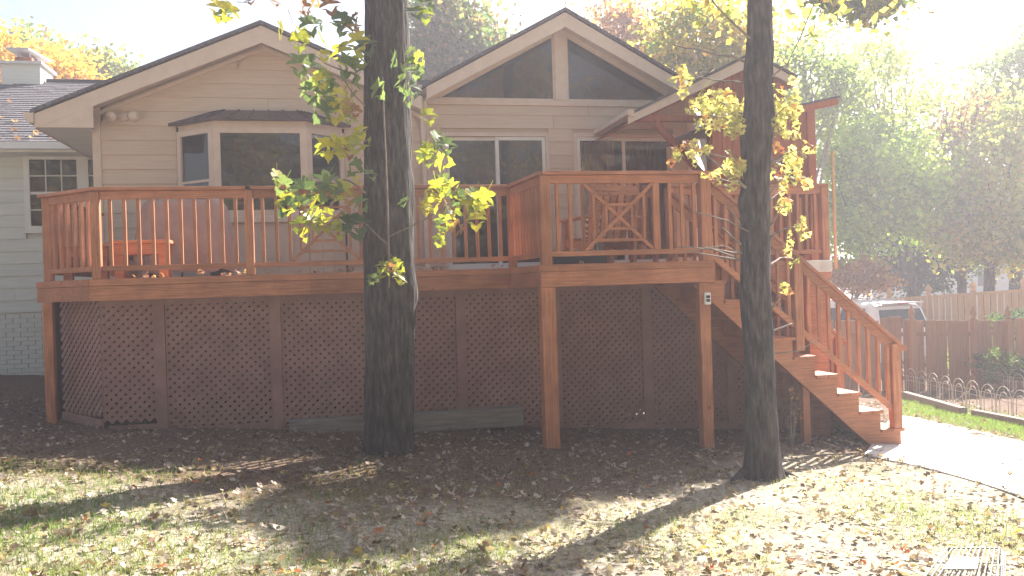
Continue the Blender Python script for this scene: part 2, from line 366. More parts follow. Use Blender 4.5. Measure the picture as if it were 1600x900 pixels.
def sheath(x0, x1, z0, z1, holes, top, name='wall', ya=D3+.03, yb=D3+.12):
    """backing wall cut round rectangular holes; top(x) optional slope as (ax, az, t)"""
    cuts = sorted(set([x0, x1]+[h[0] for h in holes]+[h[1] for h in holes]))
    m = MB()
    for a, c in zip(cuts[:-1], cuts[1:]):
        if c-a < 1e-4: continue
        hh = sorted([h for h in holes if h[0] <= a+1e-4 and h[1] >= c-1e-4], key=lambda h: h[2])
        z = z0
        for h in hh:
            if h[2] > z+1e-3: m.box(a, c, ya, yb, z, h[2])
            z = h[3]
        if top is None:
            if z1 > z: m.box(a, c, ya, yb, z, z1)
        else:
            ax, az, t = top
            pts = [(a, z), (c, z), (c, az-t*abs(c-ax))]
            if a < ax < c: pts.append((ax, az))
            pts.append((a, az-t*abs(a-ax)))
            m.prism(pts, ya, yb)
    return m.build(name, M_siding, house)
def siding(x0, x1, z0, z1, holes, mat, Y=D3, expo=.204, top=None, parent=house, joints=True):
    z = z0
    while z < z1-.01:
        zb = min(z+expo, z1); za = z
        segs = [(x0, x1)]
        for h in holes:
            if h[2] < zb-.02 and h[3] > za+.02:
                ns = []
                for a, c in segs:
                    if h[0] > a: ns.append((a, min(c, h[0])))
                    if h[1] < c: ns.append((max(a, h[1]), c))
                segs = [q for q in ns if q[1]-q[0] > .01]
        out = []
        for a, c in segs:
            if joints and c-a > 3.2:
                k = a+(c-a)*rnd.uniform(.3, .7); out += [(a, k-.002), (k+.002, c)]
            else: out.append((a, c))
        for a, c in out:
            ca, cc, da, dc = a, c, a, c
            if top:
                ax, az, t = top
                wa = (az-za)/t; wb = (az-zb)/t
                ca, cc = max(a, ax-wa), min(c, ax+wa); da, dc = max(a, ax-max(wb, .01)), min(c, ax+max(wb, .01))
                if cc-ca < .02: continue
                if dc < da: da = dc = min(max(ax, ca), cc); da -= .005; dc += .005
            yf = Y-.026; yt = Y-.008; zo = za-.012
            vs = [(ca, yf, zo), (cc, yf, zo), (dc, yt, zb), (da, yt, zb), (ca, Y+.02, zo), (cc, Y+.02, zo), (dc, Y+.02, zb), (da, Y+.02, zb)]
            MB().add(vs, [(0, 1, 2, 3), (5, 4, 7, 6), (4, 0, 3, 7), (1, 5, 6, 2), (3, 2, 6, 7), (4, 5, 1, 0)]).build('siding_board', mat, parent)
        z += expo
# left gable
bay = (-2.06, .28, 1.80, 4.02)
sheath(-3.1, 1.45, 1.70, 9, [bay], (LAX, LAZ-.16, TL))
siding(-3.06, 1.40, 1.79, 5.3, [bay], M_siding, top=(LAX, LAZ-.30, TL))
# right gable
dL = (1.72, 3.38, 1.80, 3.96); dR = (3.77, 5.44, 1.80, 3.96)
sheath(1.45, 5.76, 1.70, 4.42, [dL, dR], None)
siding(1.53, 5.68, 1.79, 4.40, [dL, dR], M_siding)
# corner boards
for x0, x1, z1 in ((-3.16, -3.05, 4.38), (5.66, 5.79, 4.45), (1.41, 1.53, 4.60)):
    MB().box(x0, x1, D3-.04, D3+.06, 1.72, z1).build('corner_board', M_trim, house, bevel=.004)
# downspout
MB().box(1.40, 1.47, D3-.12, D3-.045, 1.80, 4.60).build('downspout', M_trim, house, bevel=.012)
MB().box(1.28, 1.50, D3-.22, D3-.042, 4.48, 4.62).build('gutter_box', M_trim, house, bevel=.01)

# gable end framing of the right gable: sill, king post, rakes, glass
MB().box(1.5, 5.72, D3-.05, D3+.05, 4.37, 4.455).build('gable_sill', M_trim, house, bevel=.004)
MB().box(3.505, 3.70, D3-.06, D3+.06, 4.455, RAZ-.22).build('king_post', M_trim, house, bevel=.004)
zin = RAZ-.34
for s in (-1, 1):
    xi = RAX+s*(RAZ-4.455-.25)/TR
    nm = MB()
    # rake trim strip between roof soffit and glass
    xo = RAX+s*(RAZ-4.40)/TR*1.0
    poly = [(RAX, RAZ-.02), (xo+s*.12, 4.43-.04), (xi-s*.0, 4.455), (RAX, RAZ-.25)]
    if s < 0: poly = poly[::-1]
    nm.prism(poly, D3-.045, D3+.05).build('rake_trim', M_trim, house)
    wn = MB(); gx0 = RAX+s*.10
    pin = [(gx0, 4.455), (xi, 4.455), (gx0, RAZ-.25-TR*.10)]
    if s < 0: pin = pin[::-1]
    # frame = thin stops around
    fr = MB()
    P = [Vector((x, D3-.02, z)) for x, z in pin]
    for i in range(3): fr.bar(P[i], P[(i+1) % 3], .05, .035, up=(0, 1, 0))
    fw = fr.build('gable_window', M_trim, house)
    MB().prism(pin, D3+.005, D3+.015).build('pane', M_glass, fw)
# interior glimpses: rafter beam
MB().bar((3.4, 14.6, 5.45), (5.6, 14.6, 4.35), .09, .16).build('rafter', M_wood, house)
MB().bar((3.7, 15.2, 5.15), (1.6, 15.2, 4.3), .09, .14).build('rafter', M_shed, house)

def roofslab(ax, az, xe, ze, y0, y1, th=.05, name='roof_slope', mat=M_roof, parent=house):
    s = 1 if xe > ax else -1
    poly = [(ax, az), (xe, ze), (xe, ze-th), (ax, az-th)]
    if s < 0: poly = poly[::-1]
    return MB().prism(poly, y0, y1).build(name, mat, parent)
YF = D3-.40
# left gable roof
roofslab(LAX, LAZ, -3.82, LAZ-TL*(2.99), YF-.03, 22.2); roofslab(LAX, LAZ, 1.40, LAZ-TL*2.23, YF-.03, 22.2)
roofslab(RAX, RAZ, 1.42, RAZ-TR*2.18, YF-.03, 22.2); roofslab(RAX, RAZ, 5.98, RAZ-TR*2.38, YF-.03, 22.2)
def rake(ax, az, xe, t, h, name='rake_board', y0=YF, y1=YF+.03, gap=.072):
    s = 1 if xe > ax else -1; ze = az-t*abs(xe-ax)
    poly = [(ax, az-gap), (xe, ze-gap), (xe, ze-gap-h*.8), (ax, az-gap-h)]
    if s < 0: poly = poly[::-1]
    o = MB().prism(poly, y0, y1).build(name, M_trim, house)
    # rake soffit behind
    poly = [(ax, az-h*.82), (xe, ze-h*.82), (xe, ze-h*.82-.02), (ax, az-h*.82-.02)]
    if s < 0: poly = poly[::-1]
    MB().prism(poly, y1, D3-.03).build('soffit', M_trim, house)
    return o
rake(LAX, LAZ, -3.76, TL, .24); rake(LAX, LAZ, 1.40, TL, .24)
rake(RAX, RAZ, 1.47, TR, .22); rake(RAX, RAZ, 5.9, TR, .22)
# frieze under the left gable rakes
for s, xe in ((-1, -3.06), (1, 1.4)):
    ze = LAZ-.26-TL*abs(xe-LAX)
    poly = [(LAX, LAZ-.26), (xe, ze), (xe, ze-.06), (LAX, LAZ-.32)]
    if s < 0: poly = poly[::-1]
    MB().prism(poly, D3-.045, D3-.005).build('frieze_board', M_trim, house)
# cornice return, soffit and gutter at the left eave
zt = LAZ-TL*(3.76+LAX)-.07
MB().prism([(-3.76, zt-.19), (-3.05, zt-.19), (-3.05, zt+.20), (-3.14, zt+.195), (-3.76, zt-.02)], YF+.005, YF+.035).build('cornice_return', M_trim, house)
MB().box(-3.76, -3.13, YF+.036, 22, zt-.19, zt-.165).build('soffit', M_wtrim, house)
MB().box(-3.78, -3.755, YF+.01, 22, zt-.20, zt-.0).build('eave_board', M_trim, house)
gp = [(-3.90, zt+.01), (-3.785, zt+.01), (-3.785, zt-.13), (-3.85, zt-.13), (-3.90, zt-.06)]
MB().prism(gp, YF-.02, 21.9).build('gutter', M_trim, house)
# bay window --------------------------------------------------------
bx = [(-2.03, D3-.01), (-1.50, D3-.46), (-.26, D3-.46), (.25, D3-.01)]
MB().prismz([(bx[0][0]+.03, D3+.05), (bx[1][0]+.03, bx[1][1]+.05), (bx[2][0]-.03, bx[2][1]+.05), (bx[3][0]-.03, D3+.05)], 1.80, 2.60).build('bay_base', M_siding, house)
for k in range(3):
    a, c = Vector((*bx[k], 0)), Vector((*bx[k+1], 0)); L = (c-a).length; nb = max(2, int(L/.2))
    for j in range(nb):
        p = a.lerp(c, (j+.02)/nb); q = a.lerp(c, (j+.98)/nb)
        MB().bar(p+Vector((0, 0.035, 2.2)), q+Vector((0, .035, 2.2)), .02, .78).build('base_board', M_siding, house)
led = MB(); led.prismz([(bx[0][0]-.03, D3), (bx[1][0]-.02, bx[1][1]-.04), (bx[2][0]+.02, bx[2][1]-.04), (bx[3][0]+.03, D3)], 2.60, 2.69); led.build('bay_ledge', M_trim, house, bevel=.006)
led = MB(); led.prismz([(bx[0][0]-.0, D3), (bx[1][0], bx[1][1]), (bx[2][0], bx[2][1]), (bx[3][0], D3)], 3.93, 4.03); led.build('bay_head', M_trim, house)
def winframe(a, c, z0, z1, fw=.07, mid=None, name='bay_window', mats=None):
    a = Vector((*a, 0)); c = Vector((*c, 0)); d = (c-a).normalized(); nrm = Vector((-d.y, d.x, 0))
    L = (c-a).length; m = MB(); Z = Vector((0, 0, 1)); mt = mats or M_trim
    m.bar(a+d*fw/2+Z*z0, a+d*fw/2+Z*z1, .07, fw, up=d); m.bar(c-d*fw/2+Z*z0, c-d*fw/2+Z*z1, .07, fw, up=d)
    m.bar(a+d*fw+Z*(z0+fw/2), c-d*fw+Z*(z0+fw/2), .066, fw); m.bar(a+d*fw+Z*(z1-fw/2), c-d*fw+Z*(z1-fw/2), .066, fw)
    fo = m.build(name, mt, house)
    g1 = MB(); g1.bar(a+d*fw+nrm*.0+Z*((z0+z1)/2), c-d*fw+nrm*.0+Z*((z0+z1)/2), .008, z1-z0-2*fw); g1.build('pane', M_glass, fo)
    if mid:
        MB().bar(a+d*fw+Z*mid-nrm*.006, c-d*fw+Z*mid-nrm*.006, .045, .035).build('meeting_rail', mt, fo)
        e = MB(); w_ = .03
        for p in (a+d*(fw+w_/2), c-d*(fw+w_/2)): e.bar(p+Z*(z0+fw), p+Z*(mid-.018), .04, w_, up=d)
        e.bar(a+d*(fw+w_)+Z*(z0+fw+w_/2), c-d*(fw+w_)+Z*(z0+fw+w_/2), .038, w_); e.build('sash', mt, fo)
    return fo
winframe(bx[0], bx[1], 2.69, 3.93, .075, 3.20); winframe(bx[1], bx[2], 2.69, 3.93, .085); winframe(bx[2], bx[3], 2.69, 3.93, .075, 3.20)
MB().tube([(bx[1][0], bx[1][1]+.02, 2.69), (bx[1][0], bx[1][1]+.02, 3.93)], .05, 8).build('mullion', M_trim, house)
MB().tube([(bx[2][0], bx[2][1]+.02, 2.69), (bx[2][0], bx[2][1]+.02, 3.93)], .05, 8).build('mullion', M_trim, house)
r = MB()
eb = [(-2.16, D3-.03), (-1.56, D3-.58), (-.20, D3-.58), (.38, D3-.03)]; et = [(-1.52, D3-.03), (-1.38, D3-.16), (-.38, D3-.16), (-.24, D3-.03)]
r.add([(x, y, 4.035) for x, y in eb]+[(x, y, 4.225) for x, y in et]+[(x, y, 4.015) for x, y in eb],
      [(0, 1, 5, 4), (1, 2, 6, 5), (2, 3, 7, 6), (4, 5, 6, 7), (8, 9, 1, 0), (9, 10, 2, 1), (10, 11, 3, 2), (11, 10, 9, 8), (0, 4, 7, 3, 11, 8)])
bro = r.build('bay_roof', M_bayroof, house)
for k in range(3):
    A, B_, C_, D_ = Vector((*eb[k], 4.035)), Vector((*eb[k+1], 4.035)), Vector((*et[k+1], 4.225)), Vector((*et[k], 4.225))
    nn = (3, 5, 3)[k]
    for j in range(nn+1):
        t = j/nn; MB().bar(A.lerp(B_, t)+Vector((0, 0, .008)), D_.lerp(C_, t)+Vector((0, 0, .008)), .018, .018).build('seam', M_bayroof, bro)
# sliding doors -----------------------------------------------------
def slider(x0, x1, xm, z1=3.95, flip=False, gm=None):
    m = MB(); Y = D3; fw = .055
    m.box(x0, x0+fw, Y-.045, Y+.05, 1.83, z1); m.box(x1-fw, x1, Y-.045, Y+.05, 1.83, z1)
    m.box(x0+fw, x1-fw, Y-.045, Y+.05, z1-fw, z1); m.box(x0+fw, x1-fw, Y-.045, Y+.05, 1.83, 1.87)
    d = m.build('sliding_door', M_trim, house, bevel=.003)
    for (a, c, dy) in ((x0+fw+.003, xm+.02, .028 if not flip else -.012), (xm-.03, x1-fw-.003, -.012 if not flip else .028)):
        s = MB(); ww = .052; y0 = Y+dy-.014; y1 = Y+dy+.014; zb = 1.875; zt_ = z1-fw-.004
        s.box(a, a+ww, y0, y1, zb, zt_); s.box(c-ww, c, y0, y1, zb, zt_); s.box(a+ww, c-ww, y0, y1, zt_-ww, zt_); s.box(a+ww, c-ww, y0, y1, zb, zb+.09)
        s.build('sash', M_wtrim, d)
        MB().box(a+ww, c-ww, Y+dy-.003, Y+dy+.003, zb+.09, zt_-ww).build('pane', gm or M_glass, d)
    MB().box(xm+.0, xm+.02, Y-.05, Y-.03, 2.75, 3.0).build('door_handle', M_metal, d)
    return d
slider(1.72, 3.38, 2.57); d2 = slider(3.77, 5.44, 4.60, flip=True, gm=glass_mat('clear_door_glass', (.85, .82, .8), .03))
for a, c in ((3.85, 4.5), (4.66, 5.3)):
    v = []; n = 60
    m = MB()
    for i in range(n+1):
        x = a+(c-a)*i/n; y = 13.10+.03*math.sin(i*1.3)+.015*math.sin(i*.47)
        m.v += [(x, y, 1.85), (x, y, 3.85)]
    m.f = [(2*i, 2*i+2, 2*i+3, 2*i+1) for i in range(n)]
    m.build('curtain', M_curt, house, smooth=True)
# something pale standing inside behind the doors
for k, x in enumerate((2.72, 2.80, 3.02)):
    MB().box(x, x+.03, 13.6, 13.64, 1.8, 3.9-.3*k).build('blind_slat', M_curt, house)

# double floodlight on the wall
fl = house
c0 = onY(195, 183, D3-.05)
MB().lathe([(0, 0), (.05, 0), (.05, .03), (0, .03)], (0, 0, 0), 12)
ff = MB(); 
ff.tube([(c0.x, D3-.02, c0.z), (c0.x, D3-.07, c0.z)], .055, 12); fb = ff.build('floodlight', M_trim, house, smooth=False)
for s in (-1, 1):
    q = MB(); cx = c0.x+s*.13
    q.tube([(c0.x+s*.03, D3-.06, c0.z+.01), (cx-s*.02, D3-.10, c0.z+.0)], .018, 8)
    q.tube([(cx-s*.02, D3-.08, c0.z+.015), (cx, D3-.12, c0.z), (cx+s*.015, D3-.20, c0.z-.02), (cx+s*.02, D3-.22, c0.z-.025)], [.03, .045, .07, .072], 12)
    q.build('lamp_head', M_trim, fb, smooth=True)

# ------------------------------------------------------------------ white wing on the left with low roof and chimney
wing = empty('house_wing', 'low white-sided wing with grey shingle roof at the far left, beyond the deck', 'house wing')
WY = 15.8
MB().box(-12, -3.13, WY+.02, 24, -.4, 4.2).build('wall', M_white, wing)
wl = (-4.93, -4.02, 2.78, 4.06); wr = (-3.98, -3.13, 2.78, 4.06)
siding(-7.4, -3.14, 1.44, 4.15, [(-4.93, -3.13, 2.78, 4.06)], M_white, Y=WY, expo=.203, parent=wing, joints=True)
# painted brick base below the siding
for i in range(15):
    z = 1.40-.075*(i+1); off = .11*(i % 2)
    if z < .2: break
    x = -6.6+off
    while x < -3.2:
        MB().box(x, min(x+.212, -3.14), WY-.012+rnd.uniform(0, .004), WY+.02, z, z+.067).build('brick', M_white, wing)
        x += .22
def casement(x0, x1):
    m = MB(); Y = WY
    m.box(x0, x0+.09, Y-.05, Y+.02, 2.78, 4.06); m.box(x1-.09, x1, Y-.05, Y+.02, 2.78, 4.06); m.box(x0+.09, x1-.09, Y-.05, Y+.02, 3.97, 4.06); m.box(x0+.09, x1-.09, Y-.06, Y+.02, 2.78, 2.86)
    f = m.build('window', M_wtrim, wing)
    MB().box(x0+.09, x1-.09, Y-.018, Y-.012, 2.86, 3.97).build('pane', M_glass, f)
    g = MB()
    for k in (1, 2): xx = x0+.09+(x1-x0-.18)*k/3; g.box(xx-.009, xx+.009, Y-.03, Y-.02, 2.86, 3.97)
    for z in (3.13, 3.41, 3.70): g.box(x0+.09, x1-.09, Y-.033, Y-.021, z-(.022 if z == 3.41 else .009), z+(.022 if z == 3.41 else .009))
    g.build('muntin', M_wtrim, f)
    MB().box(x0-.03, x1+.03, Y-.075, Y-.0, 2.74, 2.78).build('sill', M_wtrim, f)
    MB().box(x0, x1, Y+.001, Y+.012, 2.8, 4.0).build('dark_backing', M_dark, f)  # near-black sheet filling the opening behind the pane
casement(*wl[:2]); casement(-4.02, -3.15)
EV = 15.3; RZ = 6.25; RY = 20.0; EZ = 4.18
roofm = MB().add([(-12, EV, EZ), (-2.9, EV, EZ), (-2.9, RY, RZ), (-6.35, RY, RZ), (-12, 24.7, EZ), (-2.9, 24.7, EZ)], [(0, 1, 2, 3), (0, 3, 4), (3, 2, 5, 4), (0, 4, 5, 1)])
roofm.build('roof', M_roof, wing)
sh = MB(); nc = 30
for i in range(nc):
    t0 = i/nc; t1 = min(1, (i+1.15)/nc)
    y0 = EV+(RY-EV)*t0; z0 = EZ+(RZ-EZ)*t0; y1 = EV+(RY-EV)*t1; z1 = EZ+(RZ-EZ)*t1
    x = -8.2+.16*(i % 2)+rnd.random()*.05
    while x < -2.95:
        wl_ = .30*rnd.uniform(.9, 1.1); dz = rnd.uniform(.012, .020)
        xl = -12+(12-6.35)*((t0+t1)/2)
        if x > xl+.05:
            x1 = min(x+wl_-.008, -2.92)
            sh.add([(x, y0, z0+dz+.008), (x1, y0, z0+dz+.008), (x1, y1, z1+dz*.4), (x, y1, z1+dz*.4), (x, y0, z0), (x1, y0, z0)], [(0, 1, 2, 3), (4, 5, 1, 0), (1, 5, 2), (4, 0, 3)])
        x += wl_
sh.build('shingles', M_roof, wing, kind='stuff')
MB().tube([(-5.75, RY, RZ+.03), (-2.95, RY, RZ+.03)], .05, 8).build('ridge_cap', M_blackp, wing)
MB().box(-12, -3.0, EV-.02, EV+.0, EZ-.16, EZ-.02).build('eave_board', M_wtrim, wing)
MB().box(-12, -3.9, EV-.13, EV-.02, EZ-.12, EZ-.01).build('gutter', M_wtrim, wing)
MB().box(-12, -3.15, EV, WY, EZ-.16, EZ-.14).build('soffit', M_wtrim, wing)
ch = wing
m = MB(); m.box(-6.53, -5.78, 19.7, 20.55, 5.6, 6.56); chim = m.build('chimney', M_white, wing, bevel=.01)
m = MB(); m.box(-6.30, -5.98, 19.85, 20.4, 6.56, 6.74); m.build('flue', M_brick, chim)
m = MB(); m.box(-6.60, -5.72, 19.6, 20.65, 6.545, 6.60); m.build('crown_slab', M_conc, chim)
m = MB(); m.add([(-6.42, 19.7, 6.86), (-5.98, 19.7, 6.86), (-5.76, 20.5, 6.80), (-6.30, 20.5, 6.80), (-6.40, 19.7, 6.90), (-6.0, 19.7, 6.90), (-5.78, 20.5, 6.84), (-6.28, 20.5, 6.84)],
                [(3, 2, 1, 0), (4, 5, 6, 7), (0, 1, 5, 4), (1, 2, 6, 5), (2, 3, 7, 6), (3, 0, 4, 7)]); m.build('flue_lid', M_metal, chim)
m = MB(); 
for x, y in ((-6.26, 19.9), (-6.03, 19.9), (-6.03, 20.35), (-6.26, 20.35)): m.box(x-.015, x+.015, y-.015, y+.015, 6.74, 6.86)
m.build('lid_leg', M_metal, chim)

# ------------------------------------------------------------------ the deck
D1, D2 = 9.86, 8.74; ZD = 1.815; ZT = 2.785
deck = empty('deck', 'raised red-brown stained wooden deck with baluster railing across the back of the house', 'deck')
XR = 6.25
out = [(-3.17, 12.9), (-3.17, 10.47), (-2.47, 9.80), (2.06, 9.80), (2.14, 8.68), (4.06, 8.68), (4.06, 9.93), (XR, 9.93), (XR, 12.9)]
def seg_board(a, c, z0, z1, th, name, mat=M_wood, parent=deck, inset=0, dz=0):
    a = Vector((*a, 0)); c = Vector((*c, 0)); d = (c-a).normalized(); n = Vector((-d.y, d.x, 0))
    zc = (z0+z1)/2
    return MB().bar(a+n*(inset)+Vector((0, 0, zc)), c+n*(inset)+Vector((0, 0, zc)), th, z1-z0).build(name, mat, parent, bevel=.003)
for i in range(len(out)-1):
    a, c = out[i], out[i+1]
    L = math.dist(a, c); npc = 2 if L > 3.5 else 1
    if (i == 5): continue
    for k in range(npc):
        p = [a[j]+(c[j]-a[j])*k/npc for j in (0, 1)]; q = [a[j]+(c[j]-a[j])*(k+1)/npc for j in (0, 1)]
        seg_board(p, q, ZD-.072, ZD, .030, 'deck_edge_board'); seg_board(p, q, ZD-.232, ZD-.075, .026, 'fascia_board', inset=.004)
seg_board(out[5], out[6], ZD-.232, ZD-.0, .03, 'fascia_board')
# floor boards, running along the house, clipped to the outline
def xr_at(y):
    x0 = -3.15
    if y < 10.47: x0 = -3.17+(10.47-y)/(10.47-9.80)*.70
    if y < 9.80: x0 = 2.06+(9.80-y)/1.12*.08
    x1 = XR if y > 9.95 else 4.04
    return x0+.02, x1-.02
y = 8.72
while y < 12.8:
    x0, x1 = xr_at(y+.07); cuts = [x0, x1]
    if x1-x0 > 5: k = x0+(x1-x0)*rnd.uniform(.35, .65); cuts = [x0, k, x1]
    for a, c in zip(cuts[:-1], cuts[1:]): MB().box(a, c-.004, y, y+.136, ZD-.036, ZD-.004).build('deck_board', M_wood, deck)
    y += .142
for k in range(12):
    x = -2.6+.8*k
    if x < 6.3: MB().box(x, x+.04, 9.95, 12.85, ZD-.23, ZD-.04).build('joist', M_wood, deck)
for k in range(4): MB().box(2.45+.45*k, 2.49+.45*k, 8.75, 9.9, ZD-.22, ZD-.04).build('joist', M_wood, deck)

def post(x, y, z0, z1, w, mat=M_woodz, parent=deck, name='post'):
    return MB().box(x-w/2, x+w/2, y-w/2, y+w/2, z0, z1).build(name, mat, parent, bevel=.006)
BAL = {}
def baluster(x, y, z0, z1, ang=0, parent=deck, w=.036):
    key = (round(z1-z0, 3), w)
    if key not in BAL:
        me = MB().box(-w/2, w/2, -w/2, w/2, 0, z1-z0).mesh('baluster'); me.materials.append(M_woodz); BAL[key] = me
    o = bpy.data.objects.new('baluster', BAL[key]); o.location = (x, y, z0); o.rotation_euler = (0, 0, ang); return link(o, parent)
def rail(a, c, sp=.14, skip=(), cap=True, za=ZT, zb=ZT, parent=deck):
    """level railing section between a and c"""
    A = Vector((*a, 0)); C = Vector((*c, 0)); d = (C-A).normalized(); L = (C-A).length; Z = Vector((0, 0, 1))
    if cap: MB().bar(A-d*.03+Z*(ZT-.018), C+d*.03+Z*(ZT-.018), .135, .036).build('rail_cap', M_wood, parent, bevel=.004)
    MB().bar(A+Z*(ZT-.082), C+Z*(ZT-.082), .036, .085).build('top_rail', M_wood, parent, bevel=.003)
    MB().bar(A+Z*(1.925), C+Z*(1.925), .040, .055).build('bottom_rail', M_wood, parent, bevel=.003)
    n = int(round(L/sp)); ang = math.atan2(d.y, d.x)
    for i in range(1, n):
        t = i/n*L
        if any(s0 < t < s1 for s0, s1 in skip): continue
        p = A+d*t; baluster(p.x, p.y, 1.953, ZT-.125, ang)
def fret(x0, x1, Y, vert=True):
    """crossed-square panel in a railing"""
    z0 = 1.955; z1 = ZT-.128; cx = (x0+x1)/2; cz = (z0+z1)/2; w = .034
    for x in (x0, x1): baluster(x, Y, z0, z1)
    for sgn in (-1, 1): MB().bar((x0+.02, Y-.012*sgn, z0 if sgn > 0 else z1), (x1-.02, Y-.012*sgn, z1 if sgn > 0 else z0), .022, w, up=(0, 0, 1)).build('fret_diagonal', M_wood, deck)
    hw = (x1-x0)/2; hh = (z1-z0)/2
    for k in (.36, .70):
        for s in (-1, 1):
            MB().box(cx-hw*k, cx+hw*k, Y-.012, Y+.012, cz+s*hh*k-.014, cz+s*hh*k+.014).build('fret_rung', M_wood, deck)
            MB().box(cx+s*hw*k-.014, cx+s*hw*k+.014, Y-.011, Y+.011, cz-hh*k+.012, cz+hh*k-.012).build('fret_rung', M_wood, deck)
YR = 9.86
PL = (-3.05, 10.48); PC = (-2.40, YR)
rail(PL, PC, .12)
rail(PC, (-.84, YR)); rail((-.84, YR), (.60, YR), skip=((.42, 1.20),))
fret(-.41, .36, YR); rail((.60, YR), (2.10, YR))
rail((2.10, YR), (2.215, D2), .10); rail((2.215, D2), (4.02, D2), skip=((.42, 1.22),)); fret(2.63, 3.43, D2)
rail((-3.08, 12.8), (-3.08, 10.48), .14)
rail((4.15, 9.98), (XR-.05, 9.98), .12); rail((XR-.05, 9.98), (XR-.05, 12.8), .14)
for x, y in (PL, PC, (-.84, YR), (.60, YR), (2.10, YR)): post(x, y, ZD, ZT-.04, .09)
post(2.215, D2, ZD-.01, ZT-.04, .11); post(4.0, D2, ZD-.01, ZT-.04, .12)
for x, y in ((4.12, 9.98), (5.25, 9.98), (XR-.05, 9.98)): post(x, y, ZD, ZT-.04, .1)
# supports
post(2.21, D2+.0, gz(2.2, D2)-.1, ZD-.235, .155); post(3.95, D2+.0, gz(3.95, D2)-.1, ZD-.235, .125)
post(-3.03, 10.35, gz(-3, 10.3)-.1, ZD-.235, .10); post(6.18, 10.02, -.6, ZD-.235, .12)
# grey electrical box on the right post
eb_ = MB(); eb_.box(3.935, 4.005, D2-.10, D2-.063, 1.34, 1.47); eo = eb_.build('outlet_box', M_plw, deck, bevel=.008)
MB().box(3.95, 3.99, D2-.106, D2-.10, 1.37, 1.40).build('socket', M_dark, eo); MB().box(3.95, 3.99, D2-.106, D2-.10, 1.41, 1.44).build('socket', M_dark, eo)

# ------------------------------------------------------------------ lattice skirt
skirt = empty('lattice_skirt', 'brown lattice skirting panels closing the space below the deck', 'lattice')
LY = D1+.14
def lattice(ax, ay, cx, cy, z0, z1):
    A = Vector((ax, ay, 0)); C = Vector((cx, cy, 0)); d = (C-A).normalized(); n = Vector((-d.y, d.x, 0)); L = (C-A).length; H = z1-z0
    m = MB(); st = .095; W = .0445
    for s, yo in ((1, 0), (-1, .009)):
        k = -H
        while k < L:
            # line: u = k + v (s=1) or u = k + (H - v)
            v0 = max(0, -k); v1 = min(H, L-k)
            if v1-v0 > .03:
                pts = []
                for v in (v0, v1):
                    pts.append((k+v, v if s > 0 else H-v))
                P = [A+d*u+Vector((0, 0, z0+v))+n*yo for u, v in pts]
                m.bar(P[0], P[1], .008, W, up=(0, 0, 1))
            k += st
    return m.build('lattice_panel', M_woodd, skirt, kind='stuff')
def frameb(ax, ay, cx, cy, z0, z1, y=-.012, th=.022):
    pass
xsl = [-1.82, -.60, .56, 1.48, 2.62, 3.76, 4.86, 6.19]
zb_ = lambda x: .245-.062*(x+2.6)
prev = (-2.42, LY)
lattice(-2.98, 10.60, -2.42, LY, .34, 1.62)
lattice(-2.42, LY, xsl[0], LY, .27, 1.62)
for a, c in zip(xsl[:-1], xsl[1:]): lattice(a, LY, c, LY, max(zb_(c), zb_(a))-.02, 1.62)
for x in xsl: MB().box(x-.055, x+.055, LY-.032, LY-.012, zb_(x)-.06, 1.64).build('skirt_batten', M_woodd, skirt)
for a, c in zip([-2.42]+xsl[:-1], xsl):
    MB().box(a+.056, c-.056, LY-.030, LY-.010, zb_((a+c)/2)-.10, zb_((a+c)/2)+.02).build('skirt_rail', M_woodd, skirt)
MB().box(6.2, 6.22, LY, 12.9, -.6, 1.6).build('hidden_panel', M_woodd, skirt); MB().box(5.70, 6.19, 12.86, 12.9, -.9, 1.6).build('hidden_panel', M_woodd, skirt); MB().box(-3.1, -3.08, 10.7, 12.9, .1, 1.6).build('hidden_panel', M_woodd, skirt)  # right and back panels added unseen, keeping stray sun from behind the lattice
MB().box(-2.42, 6.19, LY-.028, LY-.008, 1.52, 1.64).build('skirt_rail', M_woodd, skirt)
MB().bar((-2.98, 10.57, .30), (-2.42, LY-.02, .26), .02, .1).build('skirt_rail', M_woodd, skirt)
gt = tag(MB().box(-.48, 2.15, LY-.24, LY-.05, -.02, .20).build('landscape_timber', M_timber, bevel=.01), 'long weathered grey timber lying at the foot of the lattice behind the wide trunk', 'timber')

